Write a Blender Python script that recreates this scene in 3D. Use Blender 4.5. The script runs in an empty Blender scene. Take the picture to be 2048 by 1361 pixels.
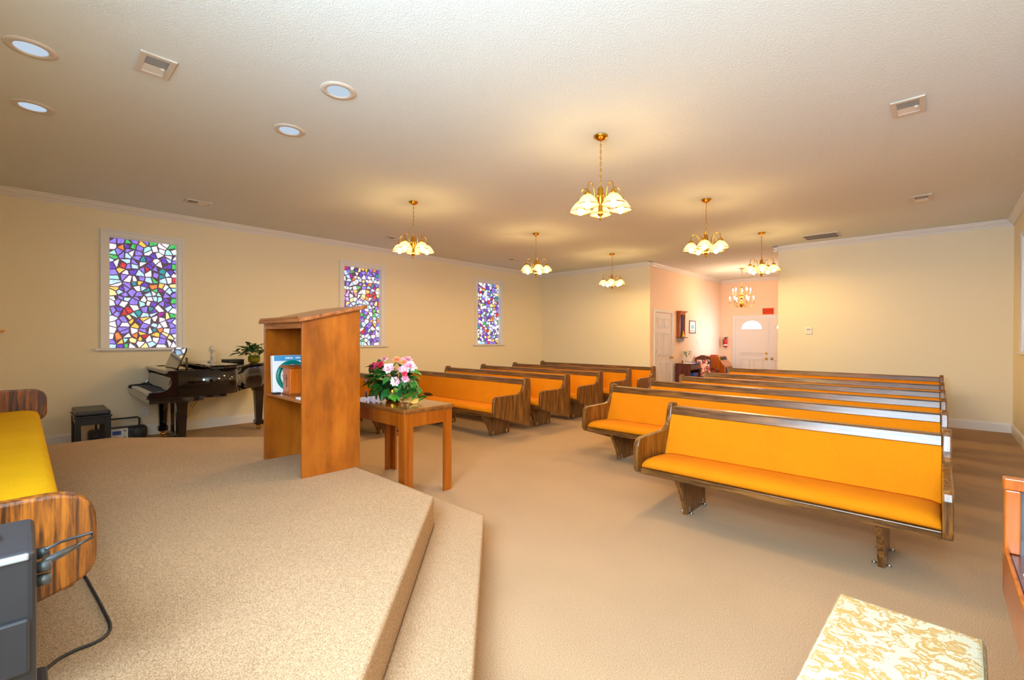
import bpy, bmesh, math, random
from mathutils import Vector, Matrix
random.seed(7)
PI = math.pi
C = bpy.context.scene.collection
SC = bpy.context.scene

# ------------------------------------------------------------------ helpers
class MB:
    """collects simple shapes into ONE mesh"""
    def __init__(s):
        s.v = []; s.f = []; s.m = []; s.s = []
    def add(s, vs, fs, m=0, smooth=False, M=None):
        o = len(s.v)
        for p in vs:
            p = Vector(p)
            s.v.append(M @ p if M is not None else p)
        for f in fs:
            s.f.append([i + o for i in f]); s.m.append(m); s.s.append(smooth)
        return s
    def box(s, x0, x1, y0, y1, z0, z1, m=0, M=None):
        vs = [(x, y, z) for x in (x0, x1) for y in (y0, y1) for z in (z0, z1)]
        fs = [(0,1,3,2), (4,6,7,5), (0,4,5,1), (2,3,7,6), (0,2,6,4), (1,5,7,3)]
        return s.add(vs, fs, m, False, M)
    def prism(s, poly, ax, a0, a1, m=0, M=None, smooth=False):
        n = len(poly)
        def P(p, a):
            if ax == 'x': return (a, p[0], p[1])
            if ax == 'y': return (p[0], a, p[1])
            return (p[0], p[1], a)
        vs = [P(p, a0) for p in poly] + [P(p, a1) for p in poly]
        s.add(vs, [list(range(n))[::-1], list(range(n, 2*n))], m, False, M)
        s.add(vs, [(i, (i+1) % n, n+(i+1) % n, n+i) for i in range(n)], m, smooth, M)
        return s
    def tube(s, pts, r, n=8, m=0, closed=False, M=None, caps=True):
        pts = [Vector(p) for p in pts]; N = len(pts)
        rs = r if isinstance(r, (list, tuple)) else [r]*N
        vs = []; ref = None
        for i in range(N):
            a = pts[(i-1) % N] if (closed or i > 0) else pts[0]
            b = pts[(i+1) % N] if (closed or i < N-1) else pts[-1]
            t = (b - a).normalized() if (b - a).length > 1e-9 else Vector((0,0,1))
            if ref is None:
                ref = Vector((0,0,1)) if abs(t.z) < .9 else Vector((1,0,0))
            u = (ref - t*ref.dot(t))
            if u.length < 1e-5: u = t.orthogonal()
            u.normalize(); w = t.cross(u); ref = u
            for k in range(n):
                an = 2*PI*k/n
                vs.append(pts[i] + (u*math.cos(an) + w*math.sin(an))*rs[i])
        fs = []
        for i in range(N if closed else N-1):
            j = (i+1) % N
            for k in range(n):
                fs.append((i*n+k, i*n+(k+1) % n, j*n+(k+1) % n, j*n+k))
        s.add(vs, fs, m, True, M)
        if caps and not closed:
            s.add(vs[:n], [list(range(n))[::-1]], m, False, M)
            s.add(vs[-n:], [list(range(n))], m, False, M)
        return s
    def lathe(s, prof, n=20, c=(0,0,0), m=0, M=None, smooth=True):
        vs = []; c = Vector(c)
        for r, z in prof:
            for k in range(n):
                a = 2*PI*k/n
                vs.append(c + Vector((r*math.cos(a), r*math.sin(a), z)))
        fs = []
        for i in range(len(prof)-1):
            for k in range(n):
                fs.append((i*n+k, i*n+(k+1) % n, (i+1)*n+(k+1) % n, (i+1)*n+k))
        s.add(vs, fs, m, smooth, M)
        if prof[0][0] > 1e-6: s.add(vs[:n], [list(range(n))[::-1]], m, False, M)
        if prof[-1][0] > 1e-6: s.add(vs[-n:], [list(range(n))], m, False, M)
        return s
    def shell(s, prof, n=20, c=(0,0,0), m=0, M=None):
        vs = []; c = Vector(c)
        for r, z in prof:
            for k in range(n):
                a = 2*PI*k/n
                vs.append(c + Vector((r*math.cos(a), r*math.sin(a), z)))
        fs = [(i*n+k, i*n+(k+1) % n, (i+1)*n+(k+1) % n, (i+1)*n+k) for i in range(len(prof)-1) for k in range(n)]
        return s.add(vs, fs, m, True, M)
    def ball(s, c, r, n=12, h=8, m=0, M=None):
        r = r if isinstance(r, (list, tuple)) else (r, r, r)
        prof = []
        vs = []; fs = []
        for i in range(h+1):
            t = PI*i/h
            for k in range(n):
                a = 2*PI*k/n
                vs.append((c[0]+r[0]*math.sin(t)*math.cos(a), c[1]+r[1]*math.sin(t)*math.sin(a), c[2]-r[2]*math.cos(t)))
        for i in range(h):
            for k in range(n):
                fs.append((i*n+k, i*n+(k+1) % n, (i+1)*n+(k+1) % n, (i+1)*n+k))
        return s.add(vs, fs, m, True, M)
    def build(s, name, mats, parent=None, bevel=0, loc=None, recalc=True, segs=2):
        me = bpy.data.meshes.new(name)
        me.from_pydata([tuple(v) for v in s.v], [], s.f)
        mats = mats if isinstance(mats, (list, tuple)) else [mats]
        for mt in mats: me.materials.append(mt)
        for p, mi, sm in zip(me.polygons, s.m, s.s):
            p.material_index = mi; p.use_smooth = sm
        bm = bmesh.new(); bm.from_mesh(me)
        bmesh.ops.remove_doubles(bm, verts=bm.verts, dist=1e-5)
        if recalc: bmesh.ops.recalc_face_normals(bm, faces=bm.faces)
        bm.to_mesh(me); bm.free()
        o = bpy.data.objects.new(name, me); C.objects.link(o)
        if loc: o.location = loc
        if parent: o.parent = parent
        if bevel:
            b = o.modifiers.new('bevel', 'BEVEL'); b.width = bevel; b.segments = segs
            b.limit_method = 'ANGLE'; b.angle_limit = math.radians(40); b.harden_normals = False
        return o

def tag(o, label=None, cat=None, group=None, kind=None):
    if label: o['label'] = label
    if cat: o['category'] = cat
    if group: o['group'] = group
    if kind: o['kind'] = kind
    return o
def empty(name, loc=(0,0,0), rz=0, label=None, cat=None, group=None):
    o = bpy.data.objects.new(name, None); C.objects.link(o)
    o.empty_display_size = .1
    o.location = loc; o.rotation_euler = (0, 0, rz)
    return tag(o, label, cat, group)
def struct(o, label=None, cat=None):
    return tag(o, label, cat, None, 'structure')
def copy_tree(o, parent=None):
    c = o.copy(); C.objects.link(c)
    if parent: c.parent = parent
    for ch in [x for x in SC.objects if x.parent == o]: copy_tree(ch, c)
    return c
def arc(cx, cy, r, a0, a1, n=6):
    return [(cx + r*math.cos(math.radians(a0+(a1-a0)*i/n)), cy + r*math.sin(math.radians(a0+(a1-a0)*i/n))) for i in range(n+1)]
def text_mesh(name, body, size, mat, parent, M, depth=.002, align='CENTER'):
    cu = bpy.data.curves.new(name, 'FONT'); cu.body = body; cu.size = size
    cu.align_x = align; cu.align_y = 'CENTER'; cu.extrude = depth
    t = bpy.data.objects.new(name, cu); C.objects.link(t)
    bpy.context.view_layer.update()
    dg = bpy.context.evaluated_depsgraph_get()
    me = bpy.data.meshes.new_from_object(t.evaluated_get(dg))
    bpy.data.objects.remove(t)
    me.materials.clear(); me.materials.append(mat)
    me.transform(M)
    o = bpy.data.objects.new(name, me); C.objects.link(o)
    if parent: o.parent = parent
    return o

# ------------------------------------------------------------------ materials
def srgb(r, g, b):
    def f(c):
        c /= 255.
        return c/12.92 if c <= .04045 else ((c+.055)/1.055)**2.4
    return (f(r), f(g), f(b), 1)
def base(name):
    m = bpy.data.materials.new(name); m.use_nodes = True
    nt = m.node_tree; b = nt.nodes['Principled BSDF']
    return m, nt, b
def plain(name, col, rough=.5, metal=0, spec=.5, **kw):
    m, nt, b = base(name)
    b.inputs['Base Color'].default_value = col
    b.inputs['Roughness'].default_value = rough
    b.inputs['Metallic'].default_value = metal
    b.inputs['Specular IOR Level'].default_value = spec
    for k, v in kw.items(): b.inputs[k].default_value = v
    return m
def noise(nt, scale, detail=3, vec=None, rough=.5):
    n = nt.nodes.new('ShaderNodeTexNoise'); n.inputs['Scale'].default_value = scale
    n.inputs['Detail'].default_value = detail; n.inputs['Roughness'].default_value = rough
    if vec is not None: nt.links.new(vec, n.inputs['Vector'])
    return n
def coords(nt, kind='Object', scale=(1,1,1)):
    t = nt.nodes.new('ShaderNodeTexCoord'); mp = nt.nodes.new('ShaderNodeMapping')
    mp.inputs['Scale'].default_value = scale
    nt.links.new(t.outputs[kind], mp.inputs['Vector'])
    return mp.outputs['Vector']
def ramp(nt, fac, stops, interp='LINEAR'):
    r = nt.nodes.new('ShaderNodeValToRGB'); r.color_ramp.interpolation = interp
    e = r.color_ramp.elements
    while len(e) < len(stops): e.new(0.5)
    for el, (p, c) in zip(e, stops): el.position = p; el.color = c
    nt.links.new(fac, r.inputs['Fac'])
    return r.outputs['Color']
def bump(nt, b, h, strength, dist):
    n = nt.nodes.new('ShaderNodeBump'); n.inputs['Strength'].default_value = strength
    n.inputs['Distance'].default_value = dist
    nt.links.new(h, n.inputs['Height']); nt.links.new(n.outputs['Normal'], b.inputs['Normal'])
def mul(nt, a, b, fac=1):
    x = nt.nodes.new('ShaderNodeMix'); x.data_type = 'RGBA'; x.blend_type = 'MULTIPLY'
    x.inputs['Factor'].default_value = fac
    nt.links.new(a, x.inputs[6]); nt.links.new(b, x.inputs[7])
    return x.outputs[2]

def painted(name, col, bs=220, bd=.0012, rough=.6, st=.25):
    m, nt, b = base(name)
    v = coords(nt)
    n = noise(nt, bs, 2, v)
    b.inputs['Base Color'].default_value = col
    b.inputs['Roughness'].default_value = rough
    b.inputs['Specular IOR Level'].default_value = .3
    bump(nt, b, n.outputs['Fac'], st, bd)
    return m
def ceiling_mat():
    m, nt, b = base('textured_ceiling')
    v = coords(nt)
    n = noise(nt, 95, 4, v, .6)
    h = ramp(nt, n.outputs['Fac'], [(.40, (0,0,0,1)), (.64, (1,1,1,1))])
    b.inputs['Base Color'].default_value = CEIL
    b.inputs['Roughness'].default_value = .85
    b.inputs['Specular IOR Level'].default_value = .2
    bump(nt, b, h, .45, .0035)
    return m
def carpet(name, c1, c2):
    m, nt, b = base(name)
    v = coords(nt)
    n = noise(nt, 260, 2, v, .7)
    n2 = noise(nt, 1.6, 2, v)
    col = ramp(nt, n.outputs['Fac'], [(.34, c1), (.64, c2)])
    sh = ramp(nt, n2.outputs['Fac'], [(.3, (.92,.92,.92,1)), (.7, (1,1,1,1))])
    col = mul(nt, col, sh)
    nt.links.new(col, b.inputs['Base Color'])
    b.inputs['Roughness'].default_value = .95
    b.inputs['Specular IOR Level'].default_value = .1
    bump(nt, b, n.outputs['Fac'], .5, .003)
    return m
def wood(name, dark, mid, light, axis='x', rough=.3, fine=1.0, coat=.3, tight=1.0):
    m, nt, b = base(name)
    sc = {'x': (1.1, 16, 16), 'y': (16, 1.1, 16), 'z': (16, 16, 1.1)}[axis]
    v = coords(nt, 'Object', tuple(s*fine for s in sc))
    n0 = noise(nt, 1.2, 2, v)
    mx = nt.nodes.new('ShaderNodeVectorMath'); mx.operation = 'ADD'
    ml = nt.nodes.new('ShaderNodeVectorMath'); ml.operation = 'SCALE'; ml.inputs['Scale'].default_value = .6
    nt.links.new(n0.outputs['Color'], ml.inputs[0]); nt.links.new(v, mx.inputs[0]); nt.links.new(ml.outputs[0], mx.inputs[1])
    n = noise(nt, 1.6, 5, mx.outputs[0], .65)
    col = ramp(nt, n.outputs['Fac'], [(.5-.20*tight, dark), (.50, mid), (.5+.22*tight, light)])
    nt.links.new(col, b.inputs['Base Color'])
    b.inputs['Roughness'].default_value = rough
    b.inputs['Coat Weight'].default_value = coat
    b.inputs['Coat Roughness'].default_value = .18
    bump(nt, b, n.outputs['Fac'], .12, .002)
    return m
def plank_wood(name, ax, width, c1, c2, c3, rough=.3, grain='z'):
    """maple boards glued side by side: tone steps across axis ax"""
    m, nt, b = base(name)
    v = coords(nt)
    sp = nt.nodes.new('ShaderNodeSeparateXYZ'); nt.links.new(v, sp.inputs[0])
    d = nt.nodes.new('ShaderNodeMath'); d.operation = 'DIVIDE'; d.inputs[1].default_value = width
    nt.links.new(sp.outputs[ax], d.inputs[0])
    fl = nt.nodes.new('ShaderNodeMath'); fl.operation = 'FLOOR'; nt.links.new(d.outputs[0], fl.inputs[0])
    wn = nt.nodes.new('ShaderNodeTexWhiteNoise'); wn.noise_dimensions = '1D'; nt.links.new(fl.outputs[0], wn.inputs['W'])
    tone = ramp(nt, wn.outputs['Value'], [(0, (.72,.69,.66,1)), (1, (1,1,1,1))])
    s = {'x': (1.5, 5, 5), 'z': (5, 5, 1.8)}[grain]
    v2 = coords(nt, 'Object', s)
    n = noise(nt, 1.3, 4, v2, .6)
    col = ramp(nt, n.outputs['Fac'], [(.3, c1), (.52, c2), (.75, c3)])
    col = mul(nt, col, tone)
    nt.links.new(col, b.inputs['Base Color'])
    b.inputs['Roughness'].default_value = rough
    b.inputs['Coat Weight'].default_value = .12; b.inputs['Coat Roughness'].default_value = .15
    return m
def fabric(name, col, col2, scale=420):
    m, nt, b = base(name)
    v = coords(nt)
    n = noise(nt, scale, 2, v, .6)
    n2 = noise(nt, 5, 2, v)
    c = ramp(nt, n.outputs['Fac'], [(.35, col), (.65, col2)])
    c = mul(nt, c, ramp(nt, n2.outputs['Fac'], [(.3, (.93,.93,.93,1)), (.7, (1,1,1,1))]))
    nt.links.new(c, b.inputs['Base Color'])
    b.inputs['Roughness'].default_value = .9
    b.inputs['Specular IOR Level'].default_value = .15
    bump(nt, b, n.outputs['Fac'], .4, .002)
    return m
def glow(name, col, strength):
    m = bpy.data.materials.new(name); m.use_nodes = True
    nt = m.node_tree; nt.nodes.clear()
    e = nt.nodes.new('ShaderNodeEmission'); o = nt.nodes.new('ShaderNodeOutputMaterial')
    e.inputs['Color'].default_value = col; e.inputs['Strength'].default_value = strength
    nt.links.new(e.outputs[0], o.inputs[0])
    return m
def stained(name, col, strength):
    """backlit chunk of rough glass"""
    m, nt, b = base(name)
    v = coords(nt)
    n = noise(nt, 40, 3, v, .6)
    c = ramp(nt, n.outputs['Fac'], [(.30, tuple(x*.55 for x in col[:3])+(1,)), (.52, col), (.72, tuple(min(1.6, x*1.25+.10) for x in col[:3])+(1,))])
    b.inputs['Base Color'].default_value = tuple(x*.3 for x in col[:3])+(1,)
    b.inputs['Roughness'].default_value = .15
    nt.links.new(c, b.inputs['Emission Color'])
    b.inputs['Emission Strength'].default_value = strength
    return m
def shade_glass():
    m = bpy.data.materials.new('frosted_shade_glass'); m.use_nodes = True
    nt = m.node_tree; nt.nodes.clear()
    o = nt.nodes.new('ShaderNodeOutputMaterial')
    d = nt.nodes.new('ShaderNodeBsdfDiffuse'); d.inputs['Color'].default_value = (.30,.25,.17,1)
    t = nt.nodes.new('ShaderNodeBsdfTranslucent'); t.inputs['Color'].default_value = (.12,.10,.065,1)
    g = nt.nodes.new('ShaderNodeBsdfGlossy'); g.inputs['Roughness'].default_value = .15
    a = nt.nodes.new('ShaderNodeMixShader'); a.inputs[0].default_value = .6
    c = nt.nodes.new('ShaderNodeMixShader'); c.inputs[0].default_value = .06
    nt.links.new(d.outputs[0], a.inputs[1]); nt.links.new(t.outputs[0], a.inputs[2])
    tr = nt.nodes.new('ShaderNodeBsdfTransparent'); tr.inputs['Color'].default_value = (1,.97,.92,1)
    b = nt.nodes.new('ShaderNodeMixShader'); b.inputs[0].default_value = .24
    nt.links.new(a.outputs[0], b.inputs[1]); nt.links.new(tr.outputs[0], b.inputs[2])
    nt.links.new(b.outputs[0], c.inputs[1]); nt.links.new(g.outputs[0], c.inputs[2])
    nt.links.new(c.outputs[0], o.inputs[0])
    return m
def brocade():
    m, nt, b = base('yellow_brocade')
    v = coords(nt, 'Object', (1, 1, 1))
    n = noise(nt, 24, 4, v, .6)
    n.inputs['Distortion'].default_value = .8
    n2 = noise(nt, 300, 1, v)
    c = ramp(nt, n.outputs['Fac'], [(.48, srgb(194,190,164)), (.51, srgb(184,148,86)), (.575, srgb(184,148,86)), (.605, srgb(196,188,156))])
    c = mul(nt, c, ramp(nt, n2.outputs['Fac'], [(.3, (.85,.85,.85,1)), (.7, (1,1,1,1))]))
    nt.links.new(c, b.inputs['Base Color']); b.inputs['Roughness'].default_value = .55
    bump(nt, b, n2.outputs['Fac'], .3, .002)
    return m

CEIL = srgb(219, 224, 222)
M = {}
M['ceiling'] = ceiling_mat()
M['wall'] = painted('cream_wall_paint', srgb(226, 213, 184))
M['peach'] = painted('peach_wall_paint', srgb(242, 212, 184))
M['white'] = painted('white_trim_paint', srgb(222, 219, 216), 60, .0004, .35)
M['door'] = painted('white_door_paint', srgb(226, 218, 212), 60, .0004, .4)
M['carpet'] = carpet('beige_carpet', srgb(140, 109, 80), srgb(206, 175, 141))
M['pew_x'] = wood('oak_along', srgb(62,36,12), srgb(104,66,26), srgb(138,92,42), 'x', .3, 1.6, .3, .7)
M['pew_z'] = wood('oak_upright', srgb(66,38,12), srgb(112,70,28), srgb(148,98,44), 'z', .3, 1.8, .3, .7)
M['bench_z'] = wood('zebra_oak', srgb(58,28,6), srgb(118,62,10), srgb(156,88,18), 'z', .35, 2.2, .1, .55)
M['pew_fab'] = fabric('amber_fabric', srgb(202,112,4), srgb(226,140,12))
M['bench_fab'] = fabric('mustard_fabric', srgb(206,156,6), srgb(230,182,16))
M['lect_y'] = plank_wood('maple_side_boards', 1, .118, srgb(144,74,10), srgb(182,98,18), srgb(200,116,30))
M['lect_x'] = plank_wood('maple_front_boards', 0, .13, srgb(124,72,22), srgb(160,98,36), srgb(176,114,48))
M['lect_t'] = wood('maple_top', srgb(120,66,30), srgb(164,98,52), srgb(184,120,70), 'x', .25)
M['table'] = wood('maple_table', srgb(124,58,6), srgb(158,80,12), srgb(176,96,20), 'z', .3, .6, .1)
M['table_t'] = wood('maple_tabletop', srgb(104,58,22), srgb(136,82,36), srgb(152,100,48), 'x', .10, .6, .6)
M['black'] = plain('black_lacquer', (.006,.005,.006,1), .06, 0, .5, **{'Coat Weight': .5, 'Coat Roughness': .03})
M['blackm'] = plain('black_satin', (.010,.009,.010,1), .35)
M['leather'] = plain('black_leather', (.016,.015,.017,1), .38)
M['ivory'] = plain('ivory_keys', srgb(226,222,212), .3)
M['brass'] = plain('polished_brass', srgb(214,160,52), .18, 1)
M['bronze'] = plain('dark_brass', srgb(140,92,30), .3, 1)
M['gold_plate'] = plain('piano_plate_gold', srgb(120,88,40), .4, .6)
M['shade'] = shade_glass()
M['chrome'] = plain('chrome', (.75,.75,.77,1), .15, 1)
M['steel'] = plain('brushed_steel', (.5,.5,.52,1), .35, 1)
M['steel_d'] = plain('dull_steel', (.10,.11,.12,1), .4, .7)
M['plastic_w'] = plain('white_plastic', srgb(226,222,214), .4)
M['plastic_g'] = plain('grey_plastic', srgb(150,150,152), .45)
M['amp'] = plain('charcoal_plastic', srgb(38,38,42), .4)
M['amp2'] = plain('blue_grey_grille', srgb(30,30,40), .6)
M['amp3'] = plain('dark_grey_plastic', srgb(44,42,44), .4)
M['cord'] = plain('black_rubber', srgb(42,42,44), .5)
M['vent'] = plain('vent_enamel', srgb(206,196,182), .45)
M['vent_d'] = plain('vent_shadow_gap', srgb(70,62,54), .8)
M['slat'] = plain('vent_slats', srgb(150,146,140), .5)
M['grille_d'] = plain('return_duct', srgb(60,34,12), .8)
M['grout'] = plain('dark_resin', srgb(122,106,132), .7)  # purple-grey lift is light bleeding from the glass, painted into the resin
M['leaf'] = plain('ivy_leaf', srgb(34,112,44), .35)
M['leaf2'] = plain('deep_leaf', srgb(20,80,40), .4)
M['leaf3'] = plain('fresh_leaf', srgb(70,150,44), .4)
M['leafd'] = plain('olive_leaf', srgb(60,96,34), .45)
M['pet_w'] = plain('white_petal', srgb(240,236,240), .6)
M['pet_p'] = plain('pink_petal', srgb(240,150,180), .6)
M['pet_h'] = plain('hot_pink_petal', srgb(226,74,122), .6)
M['pet_o'] = plain('orange_petal', srgb(248,170,70), .6)
M['pet_r'] = plain('red_petal', srgb(206,40,40), .6)
M['pet_b'] = plain('blue_petal', srgb(76,84,190), .6)
M['straw'] = plain('straw_ribbon', srgb(232,180,90), .7)
M['ambglass'] = plain('amber_glass', srgb(216,204,60), .05, 0, .5, **{'Transmission Weight': .75})
M['crystal'] = plain('cut_crystal', (.92,.94,.97,1), .04, 0, .5, **{'Transmission Weight': .7})
M['red'] = plain('red_enamel', srgb(196,28,26), .3)
M['maho'] = wood('mahogany', srgb(44,16,10), srgb(84,32,18), srgb(112,48,26), 'z', .25)
M['maho_x'] = wood('mahogany_along', srgb(44,16,10), srgb(84,32,18), srgb(112,48,26), 'x', .25)
M['cherry'] = wood('cherry_stand', srgb(120,52,10), srgb(170,84,20), srgb(192,104,34), 'z', .2)
M['paper'] = plain('white_paper', srgb(240,240,242), .6)
M['blue_paper'] = plain('blue_cover', srgb(52,92,176), .5)
M['teal'] = plain('teal_plastic', srgb(0,122,112), .3)
M['clock_face'] = plain('clock_face', srgb(228,226,220), .5)
M['sky_card'] = plain('sky_blue_card', srgb(74,156,204), .5)
M['ink'] = plain('black_ink', srgb(30,30,34), .6)
M['pine'] = wood('honey_pine', srgb(150,66,8), srgb(204,98,18), srgb(222,120,34), 'z', .3)
M['pine_d'] = wood('honey_pine_top', srgb(110,52,14), srgb(150,76,24), srgb(170,92,34), 'x', .3)
M['greyp'] = plain('slate_panel', srgb(66,72,78), .12)
M['exit_red'] = glow('lit_exit_face', srgb(236,66,30), 1.0)
M['exit_dark'] = plain('exit_letters', srgb(130,14,10), .5)
M['bulb'] = glow('warm_bulb', (1, .65, .245, 1), 520)
M['candle_bulb'] = glow('candle_bulb', (1, .68, .42, 1), 400)
M['candle'] = plain('candle_sleeve', srgb(240,226,200), .5)
M['day'] = glow('daylight_pane', (.86,.93,1,1), 7)
M['can_in'] = glow('recessed_lamp', (.68,.82,.98,1), .72)
M['outlet_d'] = plain('outlet_slots', srgb(70,66,62), .6)

# ------------------------------------------------------------------ room dimensions
H = 3.193; WD = 9.048; YF = -10.78; FX0 = 3.262; FX1 = 5.935; FY = 4.76
T = .14
# floor
mb = MB(); mb.box(-.14, WD+.14, YF-.14, FY+.14, -.1, 0)
struct(mb.build('floor', M['carpet']), 'beige speckled carpet floor of the hall', 'floor')
mb = MB(); mb.box(-.14, WD+.14, YF-.14, FY+.14, H, H+.1)
struct(mb.build('ceiling', M['ceiling']), 'white textured stipple ceiling', 'ceiling')

# window openings along Y (glass opening)
GZ0, GZ1 = 1.24, 2.765
WL = [(-9.275, -8.505), (-5.925, -5.13), (-2.495, -1.68)]
WR = [(-9.275, -8.505), (-5.925, -5.13), (-1.87, -1.08)]
def side_wall(name, xa, xb, wins, label):
    mb = MB(); y = YF-.14
    for a, b in wins:
        mb.box(xa, xb, y, a, 0, H); mb.box(xa, xb, a, b, 0, GZ0); mb.box(xa, xb, a, b, GZ1, H); y = b
    mb.box(xa, xb, y, .12, 0, H)
    return struct(mb.build(name, M['wall']), label, 'wall')
side_wall('wall_left', -T, 0, WL, 'cream painted side wall with three stained glass windows')
side_wall('wall_right', WD, WD+T, WR, 'cream side wall at the right edge')
mb = MB(); mb.box(0, FX0, 0, .12, 0, H); mb.box(FX1, WD, 0, .12, 0, H)
struct(mb.build('wall_back', M['wall']), 'cream back wall on both sides of the foyer opening', 'wall')
# wall behind the camera with an opening added for the fill light
BW = (6.7, 8.75, 1.35, 3.02)
mb = MB(); mb.box(0, BW[0], YF-T, YF, 0, H); mb.box(BW[1], WD, YF-T, YF, 0, H)
mb.box(BW[0], BW[1], YF-T, YF, 0, BW[2]); mb.box(BW[0], BW[1], YF-T, YF, BW[3], H)
struct(mb.build('wall_front', M['wall']), 'cream wall behind the platform bench', 'wall')
# foyer
mb = MB(); mb.box(FX0-.12, FX0, .12, FY+.12, 0, H)
struct(mb.build('wall_foyer_left', M['peach']), 'peach side wall of the foyer', 'wall')
# its first 12 cm (the corner) belongs to the back wall: a thin peach return
mb = MB(); mb.box(FX0, FX0+.004, .0, .12, 0, H)
struct(mb.build('wall_foyer_return', M['peach']), 'peach return of the foyer corner', 'wall')
DX0, DX1, DZ = 3.705, 5.555, 2.02
mb = MB(); mb.box(FX0, DX0, FY, FY+.12, 0, H); mb.box(DX1, FX1+.12, FY, FY+.12, 0, H); mb.box(DX0, DX1, FY, FY+.12, DZ, H)
struct(mb.build('wall_foyer_back', M['peach']), 'peach end wall of the foyer around the entrance doors', 'wall')
FW = (2.9, 4.2, .75, 2.0)
mb = MB(); mb.box(FX1, FX1+.12, .12, FW[0], 0, H); mb.box(FX1, FX1+.12, FW[1], FY, 0, H)
mb.box(FX1, FX1+.12, FW[0], FW[1], 0, FW[2]); mb.box(FX1, FX1+.12, FW[0], FW[1], FW[3], H)
struct(mb.build('wall_foyer_right', M['peach']), 'peach right wall of the foyer', 'wall')

# platform + step (octagonal front)
PH, SH = .36, .18
def plat(off):
    s2 = off*math.tan(math.radians(22.5))
    return [(2.0-off, YF), (2.0-off, -9.443+s2), (3.2-s2, -8.24+off), (5.815+s2, -8.24+off), (7.03+off, -9.455+s2), (7.03+off, YF)]
mb = MB(); mb.prism(plat(0), 'z', 0, PH)
struct(mb.build('platform', M['carpet'], bevel=.018, segs=3), 'carpeted raised platform with angled front', 'platform')
mb = MB()
a = plat(.325); b = plat(0)
mb.prism([(3.35, -8.24), (5.815, -8.24), (7.03, -9.455), (7.03, YF), (7.03+.325, YF), a[4], a[3], (3.35, -7.915)], 'z', 0, SH)
struct(mb.build('platform_step', M['carpet'], bevel=.016, segs=3), 'carpeted step along the platform edge', 'step')

# mouldings
CR = [(0,0), (.078,0), (.078,-.012), (.066,-.02), (.052,-.045), (.03,-.06), (.022,-.078), (.012,-.082), (.012,-.095), (0,-.095)]
BB = [(0,0), (.016,0), (.016,.118), (.011,.13), (.011,.138), (.004,.145), (0,.145)]
def run(name, prof, z, side, a0, a1, pos, lab, cat='moulding'):
    mb = MB()
    if side == 'L':   mb.prism([(pos+p, z+q) for p, q in prof], 'y', a0, a1)
    elif side == 'R': mb.prism([(pos-p, z+q) for p, q in prof], 'y', a0, a1)
    elif side == 'B': mb.prism([(pos-p, z+q) for p, q in prof], 'x', a0, a1)
    else:             mb.prism([(pos+p, z+q) for p, q in prof], 'x', a0, a1)
    return struct(mb.build(name, M['white']), lab, cat)
run('trim_1', CR, H, 'L', YF, 0, 0, 'white crown moulding along the stained glass wall')
run('trim_2', CR, H, 'B', 0, FX0+.078, 0, 'white crown moulding on the back wall left of the foyer')
run('trim_3', CR, H, 'B', FX1-.078, WD, 0, 'white crown moulding on the back wall right of the foyer')
run('trim_4', CR, H, 'R', YF, 0, WD, 'white crown moulding along the right wall')
run('trim_5', CR, H, 'L', -.078, FY, FX0, 'white crown moulding along the foyer side wall')
run('trim_6', CR, H, 'B', FX0, FX1, FY, 'white crown moulding on the foyer end wall')
run('trim_7', CR, H, 'R', -.078, FY, FX1, 'white crown moulding on the hidden foyer wall')
run('trim_8', CR, H, 'F', 0, WD, YF, 'white crown moulding behind the platform')
run('baseboard_left', BB, 0, 'L', YF, 0, 0, 'white baseboard along the stained glass wall', 'baseboard')
run('baseboard_back_left', BB, 0, 'B', 0, FX0, 0, 'white baseboard left of the foyer', 'baseboard')
run('baseboard_back_right', BB, 0, 'B', FX1, WD, 0, 'white baseboard right of the foyer', 'baseboard')
run('baseboard_right', BB, 0, 'R', YF, 0, WD, 'white baseboard on the right wall', 'baseboard')
run('baseboard_foyer', BB, 0, 'L', 1.24, FY, FX0, 'white baseboard in the foyer', 'baseboard')

# ------------------------------------------------------------------ stained glass windows
pal = [('lavender', (.27,.19,.78,1), 25, .95), ('white_glass', (.95,.97,1.0,1), 26, 1.35), ('pale_blue', (.42,.66,1.0,1), 11, 1.1),
       ('violet', (.13,.05,.52,1), 9, .9), ('amber', (1.0,.52,.08,1), 7, 1.0), ('yellow_glass', (1.0,.82,.30,1), 6, 1.05),
       ('ruby', (.68,.02,.03,1), 5, .9), ('green_glass', (.06,.52,.12,1), 5, .9), ('teal_glass', (.02,.26,.32,1), 4, .9),
       ('magenta', (.36,.01,.36,1), 4, .9), ('aqua', (.36,.90,.78,1), 6, 1.05), ('blush', (1.0,.74,.80,1), 4, 1.1), ('orange_glass', (.95,.22,.05,1), 3, .95)]
SG = [stained('stained_'+n, c, s*1.15) for n, c, w, s in pal]
def clip(poly, n, d):
    out = []
    for i in range(len(poly)):
        p, q = poly[i], poly[(i+1) % len(poly)]
        a = n[0]*p[0]+n[1]*p[1]-d; b = n[0]*q[0]+n[1]*q[1]-d
        if a <= 0: out.append(p)
        if (a < 0 < b) or (b < 0 < a):
            t = a/(a-b); out.append((p[0]+t*(q[0]-p[0]), p[1]+t*(q[1]-p[1])))
    return out
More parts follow.
